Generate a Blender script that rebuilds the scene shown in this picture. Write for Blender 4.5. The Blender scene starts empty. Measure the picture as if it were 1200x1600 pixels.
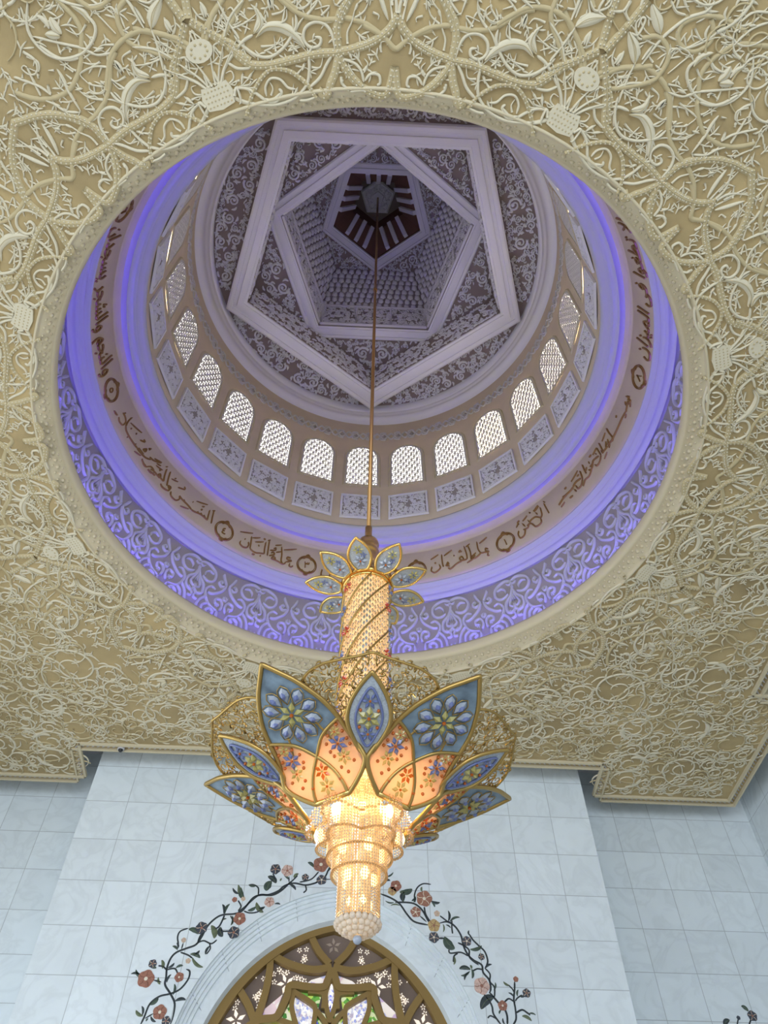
import bpy, math, random
import numpy as np
from mathutils import Vector, Matrix
from mathutils.geometry import tessellate_polygon
SC = bpy.context.scene
COL = SC.collection
PI = math.pi
# ------------------------------------------------------------------ camera, world, lights, exposure
S = 5.0                      # metres per unit of the dome opening's radius
CX, CY = 0.0371 * S, 1.3194 * S   # axis of the dome and of the chandelier
EYE = 1.6
def Z(z): return EYE + S * z
def P(th, R, z):             # th: degrees clockwise from the far wall
    a = math.radians(th)
    return (CX + S * R * math.sin(a), CY + S * R * math.cos(a), EYE + S * z)
cam = bpy.data.cameras.new('camera'); camo = bpy.data.objects.new('camera', cam); COL.objects.link(camo)
cam.sensor_fit = 'HORIZONTAL'; cam.sensor_width = 36.0; cam.lens = 36.0 * 1187.88 / 1200.0; cam.clip_end = 200
fw = Vector((0.03629175, 0.59510326, 0.80282939)); rt = Vector((0.998078, -0.0619675, 0.000816)); up = Vector((-0.05023491, -0.8012566, 0.59620828))
M = Matrix((rt, up, -fw)).transposed().to_4x4(); M.translation = Vector((0, 0, EYE)); camo.matrix_world = M
SC.camera = camo
world = bpy.data.worlds.new('world'); SC.world = world; world.use_nodes = True
world.node_tree.nodes['Background'].inputs[0].default_value = (0.78, 0.88, 1.0, 1); world.node_tree.nodes['Background'].inputs[1].default_value = 0.3
def area(name, loc, rot, sx, sy, energy, color):
    l = bpy.data.lights.new(name, 'AREA'); l.shape = 'RECTANGLE'; l.size = sx; l.size_y = sy; l.energy = energy; l.color = color
    o = bpy.data.objects.new(name, l); o.location = loc; o.rotation_euler = rot; COL.objects.link(o); return o
area('added_rear_daylight', (0, -15.8, 4.4), (math.radians(90), 0, 0), 17, 8.0, 2750, (0.86, 0.93, 1.0))  # added light across the open rear end; no windows stand there
area('added_left_daylight', (-9.7, 7.0, 4.0), (math.radians(90), 0, math.radians(-90)), 11, 6.5, 640, (0.9, 0.95, 1.0))  # added fill light inside the left wall, which has no windows
SC.view_settings.view_transform = 'Standard'; SC.view_settings.look = 'None'; SC.view_settings.gamma = 1.0
SC.view_settings.use_curve_mapping = False; SC.view_settings.exposure = 0.0
LED = (0.10, 0.055, 1.0); LED1, LED2 = 88.0, 44.0
PANE = 5.5; BULB = 3.0
# ------------------------------------------------------------------ materials
def mat(name, col, rough=0.6, metal=0.0, emit=0.0, ecol=None, trans=0.0, bump=0.0, bscale=40, var=0.0, vscale=3.0, spec=0.4):
    m = bpy.data.materials.new(name); m.use_nodes = True; nt = m.node_tree; b = nt.nodes['Principled BSDF']
    b.inputs['Base Color'].default_value = (*col, 1); b.inputs['Roughness'].default_value = rough; b.inputs['Metallic'].default_value = metal
    b.inputs['Specular IOR Level'].default_value = spec
    if emit: b.inputs['Emission Color'].default_value = (*(ecol or col), 1); b.inputs['Emission Strength'].default_value = emit
    if bump or var:
        tc = nt.nodes.new('ShaderNodeTexCoord')
    if var:
        n = nt.nodes.new('ShaderNodeTexNoise'); n.inputs['Scale'].default_value = vscale; n.inputs['Detail'].default_value = 6
        r = nt.nodes.new('ShaderNodeValToRGB'); r.color_ramp.elements[0].position = 0.3; r.color_ramp.elements[1].position = 0.7
        r.color_ramp.elements[0].color = (*[c * (1 - var) for c in col], 1); r.color_ramp.elements[1].color = (*[min(1, c * (1 + var)) for c in col], 1)
        nt.links.new(tc.outputs['Object'], n.inputs['Vector']); nt.links.new(n.outputs['Fac'], r.inputs['Fac']); nt.links.new(r.outputs['Color'], b.inputs['Base Color'])
    if bump:
        n = nt.nodes.new('ShaderNodeTexNoise'); n.inputs['Scale'].default_value = bscale; n.inputs['Detail'].default_value = 4
        bp = nt.nodes.new('ShaderNodeBump'); bp.inputs['Strength'].default_value = bump; bp.inputs['Distance'].default_value = 0.02
        nt.links.new(tc.outputs['Object'], n.inputs['Vector']); nt.links.new(n.outputs['Fac'], bp.inputs['Height']); nt.links.new(bp.outputs['Normal'], b.inputs['Normal'])
    if trans:
        out = nt.nodes['Material Output']; t = nt.nodes.new('ShaderNodeBsdfTranslucent'); t.inputs['Color'].default_value = (*col, 1)
        mx = nt.nodes.new('ShaderNodeMixShader'); mx.inputs[0].default_value = trans
        nt.links.new(b.outputs[0], mx.inputs[1]); nt.links.new(t.outputs[0], mx.inputs[2]); nt.links.new(mx.outputs[0], out.inputs['Surface'])
    return m
def marble_mat(name, tx, tz, x0, z0, axis='X'):
    m = bpy.data.materials.new(name); m.use_nodes = True; nt = m.node_tree; N = nt.nodes; L = nt.links; b = N['Principled BSDF']
    b.inputs['Roughness'].default_value = 0.45; b.inputs['Specular IOR Level'].default_value = 0.3
    tc = N.new('ShaderNodeTexCoord'); sp = N.new('ShaderNodeSeparateXYZ'); L.new(tc.outputs['Object'], sp.inputs[0])
    def math_(op, a, bb=None, c=None):
        n = N.new('ShaderNodeMath'); n.operation = op
        for i, v in enumerate((a, bb, c)):
            if v is None: continue
            if isinstance(v, (int, float)): n.inputs[i].default_value = v
            else: L.new(v, n.inputs[i])
        return n.outputs[0]
    def cell(o, t, o0):
        u = math_('DIVIDE', math_('SUBTRACT', o, o0), t); f = math_('FRACT', u); d = math_('ABSOLUTE', math_('SUBTRACT', f, 0.5))
        return math_('FLOOR', u), math_('MULTIPLY', math_('SUBTRACT', 0.5, d), t)
    cx, dx = cell(sp.outputs[axis], tx, x0); cz, dz = cell(sp.outputs['Z'], tz, z0)
    joint = math_('LESS_THAN', math_('MINIMUM', dx, dz), 0.007)
    cid = N.new('ShaderNodeCombineXYZ'); L.new(cx, cid.inputs[0]); L.new(cz, cid.inputs[1])
    wn = N.new('ShaderNodeTexWhiteNoise'); wn.noise_dimensions = '2D'; L.new(cid.outputs[0], wn.inputs['Vector'])
    off = N.new('ShaderNodeVectorMath'); off.operation = 'MULTIPLY_ADD'; L.new(wn.outputs['Color'], off.inputs[0]); off.inputs[1].default_value = (9, 9, 9); L.new(tc.outputs['Object'], off.inputs[2])
    n1 = N.new('ShaderNodeTexNoise'); n1.inputs['Scale'].default_value = 1.1; n1.inputs['Detail'].default_value = 7; n1.inputs['Distortion'].default_value = 1.6; L.new(off.outputs[0], n1.inputs['Vector'])
    vein = math_('SUBTRACT', 1.0, math_('MINIMUM', 1.0, math_('MULTIPLY', math_('ABSOLUTE', math_('SUBTRACT', n1.outputs['Fac'], 0.5)), 14.0)))
    n2 = N.new('ShaderNodeTexNoise'); n2.inputs['Scale'].default_value = 2.2; n2.inputs['Detail'].default_value = 5; L.new(off.outputs[0], n2.inputs['Vector'])
    v = math_('ADD', 0.80, math_('MULTIPLY', math_('SUBTRACT', n2.outputs['Fac'], 0.5), 0.10))
    v = math_('ADD', v, math_('MULTIPLY', math_('SUBTRACT', wn.outputs['Value'], 0.5), 0.07))
    v = math_('SUBTRACT', v, math_('MULTIPLY', vein, 0.055))
    v = math_('MULTIPLY', v, math_('SUBTRACT', 1.0, math_('MULTIPLY', joint, 0.35)))
    hs = N.new('ShaderNodeCombineColor'); L.new(math_('MULTIPLY', v, 0.915), hs.inputs[0]); L.new(v, hs.inputs[1]); L.new(math_('MULTIPLY', v, 1.045), hs.inputs[2])
    L.new(hs.outputs[0], b.inputs['Base Color'])
    return m
M_GROUND = mat('sand plaster ground', (0.42, 0.315, 0.155), 0.85, var=0.24, vscale=0.9, bump=0.15, bscale=30)
M_RIB = mat('cream beaded ribbon plaster', (0.50, 0.41, 0.235), 0.8)
M_VINE = mat('white vine plaster', (0.65, 0.585, 0.43), 0.8)
M_MOLD = mat('cream moulding plaster', (0.59, 0.51, 0.345), 0.8)
M_WHITE = mat('off white plaster', (0.50, 0.485, 0.50), 0.75)
M_STAR = mat('pale star plaster', (0.80, 0.78, 0.80), 0.75)
M_DOME = mat('warm dome plaster', (0.60, 0.49, 0.345), 0.85, var=0.05, vscale=2)
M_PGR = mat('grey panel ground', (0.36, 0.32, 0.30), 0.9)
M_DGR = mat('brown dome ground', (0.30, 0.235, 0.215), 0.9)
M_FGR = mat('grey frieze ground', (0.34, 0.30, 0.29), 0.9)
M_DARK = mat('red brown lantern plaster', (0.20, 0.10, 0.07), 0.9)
M_BRON = mat('bronze gilt lettering', (0.23, 0.115, 0.018), 0.45, metal=0.2)
M_GOLD = mat('polished gold', (0.80, 0.53, 0.17), 0.22, metal=1.0)
M_AGOLD = mat('aged gold', (0.42, 0.28, 0.09), 0.38, metal=0.85)
M_ROD = mat('brass rod', (0.40, 0.22, 0.08), 0.4, metal=0.7)
M_BAR = mat('bronze painted tracery', (0.27, 0.175, 0.055), 0.5, metal=0.3)
M_PERF = mat('brown screen panel', (0.21, 0.155, 0.125), 0.5)
M_LED = mat('violet light strip', LED, emit=LED1, ecol=LED)
M_LED2 = mat('violet light strip upper', LED, emit=LED2, ecol=LED)
M_PANE = mat('daylit pane', (0.9, 0.9, 0.88), 0.6, emit=PANE, ecol=(1.0, 0.97, 0.90))
M_PANES = mat('sunlit pane', (0.9, 0.85, 0.75), 0.6, emit=PANE * 1.4, ecol=(1.0, 0.90, 0.72))
M_LATT = mat('grey white lattice', (0.60, 0.57, 0.54), 0.8)
M_WALLP = marble_mat('pale marble pilaster', 0.92, 0.8613, 0.0, Z(1.713), 'X')
M_WALL = marble_mat('pale marble wall', 0.885, 0.8613, 6.53, Z(1.713), 'X')
M_WALLS = marble_mat('pale marble side wall', 0.885, 0.8613, 0.3, Z(1.713), 'Y')
M_ARCH = marble_mat('pale marble arch', 50, 50, 25, 25, 'X')
M_FLOOR = mat('pale marble floor', (0.74, 0.73, 0.70), 0.35, var=0.06, vscale=0.5)
# ------------------------------------------------------------------ mesh helpers
def mesh_obj(name, V, F, m, parent=None, smooth=True, mi=None):
    me = bpy.data.meshes.new(name); me.from_pydata([tuple(v) for v in V], [], [tuple(f) for f in F])
    for x in (m if isinstance(m, (list, tuple)) else [m]): me.materials.append(x)
    if smooth: me.polygons.foreach_set('use_smooth', [True] * len(me.polygons))
    if mi is not None: me.polygons.foreach_set('material_index', mi)
    me.update(); o = bpy.data.objects.new(name, me); COL.objects.link(o)
    if parent: o.parent = parent
    return o
def tag(o, label=None, cat=None, group=None, kind=None):
    if label: o['label'] = label
    if cat: o['category'] = cat
    if group: o['group'] = group
    if kind: o['kind'] = kind
    return o
def structure(o, label=None, cat=None): return tag(o, label, cat, None, 'structure')
def empty(name, loc, rz=0.0):
    o = bpy.data.objects.new(name, None); o.location = loc; o.rotation_euler = (0, 0, rz); COL.objects.link(o); return o
def copy_tree(o, parent=None):
    c = o.copy(); COL.objects.link(c); c.parent = parent
    for k in list(o.children): copy_tree(k, c)
    return c
class MB:                                   # collects pieces of ONE part
    def __init__(s): s.V = []; s.F = []; s.I = []
    def add(s, V, F, mi=0):
        n = len(s.V); s.V += [tuple(v) for v in V]; s.F += [tuple(i + n for i in f) for f in F]; s.I += [mi] * len(F)
    def box(s, a, b, mi=0):
        x0, y0, z0 = a; x1, y1, z1 = b
        s.add([(x0, y0, z0), (x1, y0, z0), (x1, y1, z0), (x0, y1, z0), (x0, y0, z1), (x1, y0, z1), (x1, y1, z1), (x0, y1, z1)],
              [(3, 2, 1, 0), (4, 5, 6, 7), (0, 1, 5, 4), (1, 2, 6, 5), (2, 3, 7, 6), (3, 0, 4, 7)], mi)
    def tube(s, pts, r, n=8, closed=False, mi=0, taper=None):
        pts = [Vector(p) for p in pts]; m = len(pts); V = []; F = []
        prev = None
        for i, p in enumerate(pts):
            a = pts[(i - 1) % m] if (closed or i > 0) else p; b = pts[(i + 1) % m] if (closed or i < m - 1) else p
            t = (b - a).normalized() if (b - a).length > 1e-9 else Vector((0, 0, 1))
            if prev is None:
                u = t.orthogonal().normalized()
            else:
                u = (prev - t * prev.dot(t)); u = u.normalized() if u.length > 1e-6 else t.orthogonal().normalized()
            prev = u; w = t.cross(u); rr = r * (taper(i / max(1, m - 1)) if taper else 1)
            for k in range(n):
                c = 2 * PI * k / n; V.append(p + (u * math.cos(c) + w * math.sin(c)) * rr)
        for i in range(m if closed else m - 1):
            j = (i + 1) % m
            for k in range(n):
                F.append((i * n + k, i * n + (k + 1) % n, j * n + (k + 1) % n, j * n + k))
        if not closed: F += [tuple(range(n))[::-1], tuple(range((m - 1) * n, m * n))]
        s.add(V, F, mi)
    def ball(s, c, r, n=8, sq=(1, 1, 1), mi=0):
        V = [(c[0], c[1], c[2] - r * sq[2])]; F = []; h = n // 2
        for i in range(1, h):
            a = -PI / 2 + PI * i / h
            for k in range(n):
                b = 2 * PI * k / n; V.append((c[0] + r * sq[0] * math.cos(a) * math.cos(b), c[1] + r * sq[1] * math.cos(a) * math.sin(b), c[2] + r * sq[2] * math.sin(a)))
        V.append((c[0], c[1], c[2] + r * sq[2])); e = len(V) - 1
        for k in range(n):
            F.append((0, 1 + (k + 1) % n, 1 + k)); F.append((e, e - n + k, e - n + (k + 1) % n))
            for i in range(h - 2): F.append((1 + i * n + k, 1 + i * n + (k + 1) % n, 1 + (i + 1) * n + (k + 1) % n, 1 + (i + 1) * n + k))
        s.add(V, F, mi)
    def build(s, name, m, parent=None, smooth=True): return mesh_obj(name, s.V, s.F, m, parent, smooth, s.I if isinstance(m, (list, tuple)) else None)
def lathe(name, prof, m, parent=None, n=192, smooth=True, closed=False, sides=None, rot=0.0):
    """revolve (R, z) about the dome axis; sides=5 gives a pentagon whose corner points at azimuth rot"""
    V = []; F = []; n = sides or n; k = len(prof)
    for i in range(n):
        for (R, z) in prof: V.append(P(rot + 360.0 * i / n, R, z))
    for i in range(n):
        j = (i + 1) % n
        for q in range(k if closed else k - 1):
            r = (q + 1) % k; F.append((i * k + q, j * k + q, j * k + r, i * k + r))
    return mesh_obj(name, V, F, m, parent, smooth and not sides)
def smooth_line(p, per=5, closed=False):
    p = np.array(p, float); n = len(p)
    if n < 3 and not closed:
        return np.array([p[0] + (p[-1] - p[0]) * t for t in np.linspace(0, 1, 4)])
    out = []
    rng = range(n if closed else n - 1)
    for i in rng:
        g = lambda k: p[k % n] if closed else p[min(max(k, 0), n - 1)]
        a, b, c, d = g(i - 1), g(i), g(i + 1), g(i + 2)
        for t in np.arange(per) / per:
            out.append(0.5 * ((2 * b) + (-a + c) * t + (2 * a - 5 * b + 4 * c - d) * t * t + (-a + 3 * b - 3 * c + d) * t ** 3))
    if not closed: out.append(p[-1])
    return np.array(out)
class Relief:                               # raised carved strokes over a flat parameter plane (u, v), height h
    def __init__(s): s.V = []; s.F = []; s.n = 0
    def stroke(s, pts, w, h, prof='v', per=5, h0=0.0, closed=False):
        q = smooth_line(pts, per, closed) if per else np.array(pts, float)
        m = len(q); s.c = (getattr(s, 'c', 0) * 37 + 11) % 101; h0 = h0 + s.c * 6e-5
        d = np.roll(q, -1, 0) - np.roll(q, 1, 0)
        if not closed: d[0] = q[1] - q[0]; d[-1] = q[-1] - q[-2]
        L = np.hypot(d[:, 0], d[:, 1]); L[L == 0] = 1; nx, ny = -d[:, 1] / L, d[:, 0] / L
        t = np.linspace(0, 1, m)
        if prof == 'l': ww = w * np.maximum(0.04, np.sin(PI * np.clip(t, 0, 1)) ** 0.75)
        elif prof == 't': ww = w * (1.15 - 0.75 * t)
        elif prof == 'v': ww = w * np.minimum(1, np.minimum(0.35 + t * 8, 0.35 + (1 - t) * 8))
        else: ww = w * np.ones(m)
        V = np.zeros((m, 4, 3))
        for j, (a, hh) in enumerate(((-1, 0), (-0.55, 1), (0.55, 1), (1, 0))):
            V[:, j, 0] = q[:, 0] + nx * ww * a * 0.5; V[:, j, 1] = q[:, 1] + ny * ww * a * 0.5; V[:, j, 2] = h0 + h * hh
        b = s.n; s.V.append(V.reshape(-1, 3)); s.n += 4 * m
        for i in range(m if closed else m - 1):
            k = (i + 1) % m
            for j in range(3): s.F.append((b + i * 4 + j, b + i * 4 + j + 1, b + k * 4 + j + 1, b + k * 4 + j))
        if not closed: s.F += [(b, b + 1, b + 2, b + 3), (b + 4 * m - 1, b + 4 * m - 2, b + 4 * m - 3, b + 4 * m - 4)]
    def plate(s, poly, h, h0=0.0):
        b = s.n; n = len(poly); p = np.array(poly, float)
        s.V.append(np.vstack([np.c_[p, np.full(n, h0)], np.c_[p, np.full(n, h0 + h)], np.c_[p, np.full(n, h0 + h)]])); s.n += 3 * n
        s.F.append(tuple(b + 2 * n + i for i in range(n)))
        for i in range(n): s.F.append((b + i, b + (i + 1) % n, b + n + (i + 1) % n, b + n + i))
    def dot(s, x, y, r, h, h0=0.0, n=8):
        b = s.n; A = [(x + r * math.cos(2 * PI * i / n), y + r * math.sin(2 * PI * i / n), h0) for i in range(n)]
        B = [(x + r * .6 * math.cos(2 * PI * i / n), y + r * .6 * math.sin(2 * PI * i / n), h0 + h) for i in range(n)]
        s.V.append(np.array(A + B)); s.n += 2 * n; s.F.append(tuple(range(b + n, b + 2 * n)))
        for i in range(n): s.F.append((b + i, b + (i + 1) % n, b + n + (i + 1) % n, b + n + i))
    def spiral(s, x, y, r, a0, turns, hand, w, h):
        t = np.linspace(0, 1, int(9 * turns) + 4); rr = r * (1 - 0.8 * t); a = a0 + hand * 2 * PI * turns * t
        s.stroke(np.c_[x + rr * np.cos(a), y + rr * np.sin(a)], w, h, 't', 0); s.dot(x + rr[-1] * math.cos(a[-1]), y + rr[-1] * math.sin(a[-1]), w * .8, h * 1.1)
    def arr(s): return np.vstack(s.V)
    def build(s, name, m, fn, parent=None): return mesh_obj(name, fn(s.arr()), s.F, m, parent)
def inside(poly, x, y):
    c = False; n = len(poly); j = n - 1
    for i in range(n):
        xi, yi = poly[i]; xj, yj = poly[j]
        if (yi > y) != (yj > y) and x < (xj - xi) * (y - yi) / (yj - yi) + xi: c = not c
        j = i
    return c
def edge_dist(poly, x, y):
    d = 1e9; n = len(poly)
    for i in range(n):
        ax, ay = poly[i]; bx, by = poly[(i + 1) % n]; ux, uy = bx - ax, by - ay; L = ux * ux + uy * uy or 1e-9
        t = max(0, min(1, ((x - ax) * ux + (y - ay) * uy) / L)); d = min(d, math.hypot(x - ax - ux * t, y - ay - uy * t))
    return d
def scroll_fill(R, poly, r, w, h, rng, sym=None, leaf=True, tries=2500):
    """arabesque of scrolls and leaves inside a polygon; sym = (px, py, ax, ay) mirror axis"""
    w0 = w; xs = [p[0] for p in poly]; ys = [p[1] for p in poly]; C = []
    def mir(x, y):
        px, py, ax, ay = sym; t = (x - px) * ax + (y - py) * ay; return 2 * (px + ax * t) - x, 2 * (py + ay * t) - y
    def put(x, y, rad, a, hd):
        w = min(w0, rad * .34); R.spiral(x, y, rad * .95, a, 1.5, hd, w, h)
        if leaf:
            for k in range(3):
                b = a + k * 2.1 + .5; q = rad * 1.02
                R.stroke([(x + q * math.cos(b), y + q * math.sin(b)), (x + q * 1.25 * math.cos(b + hd * .35), y + q * 1.3 * math.sin(b + hd * .35)), (x + q * 1.35 * math.cos(b + hd * .75), y + q * 1.35 * math.sin(b + hd * .75))], w * 1.15, h * .8, 'l', 3)
    for it in range(tries * 2):
        if it == tries: r = r * .55
        x = rng.uniform(min(xs), max(xs)); y = rng.uniform(min(ys), max(ys))
        if not inside(poly, x, y): continue
        e = edge_dist(poly, x, y); rad = min(r * rng.uniform(.75, 1.1), e * .94)
        if rad < r * .26: continue
        if sym:
            px, py, ax, ay = sym; sd = (x - px) * ay - (y - py) * ax
            if sd < rad * .9: continue
        if any(math.hypot(x - c[0], y - c[1]) < (rad + c[2]) * 1.03 for c in C): continue
        C.append((x, y, rad)); a = rng.uniform(0, 6.28); hd = rng.choice((-1, 1)); put(x, y, rad, a, hd)
        if sym:
            mx, my = mir(x, y); tx, ty = mir(x + math.cos(a), y + math.sin(a)); put(mx, my, rad, math.atan2(ty - my, tx - mx), -hd)
    for i, c in enumerate(C):               # stems between neighbouring scrolls
        ds = sorted((math.hypot(c[0] - d[0], c[1] - d[1]), j) for j, d in enumerate(C) if j != i)[:2]
        for dd, j in ds:
            if j < i: continue
            d = C[j]; mx, my = (c[0] + d[0]) / 2, (c[1] + d[1]) / 2; k = rng.choice((-.25, .25))
            pts = [(c[0] + (mx - c[0]) * .9, c[1] + (my - c[1]) * .9), (mx - k * (d[1] - c[1]), my + k * (d[0] - c[0])), (d[0] + (mx - d[0]) * .5, d[1] + (my - d[1]) * .5)]
            R.stroke(pts, w, h * .8, 't', 4)
            if sym: R.stroke([mir(*p) for p in pts], w, h * .8, 't', 4)
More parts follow.
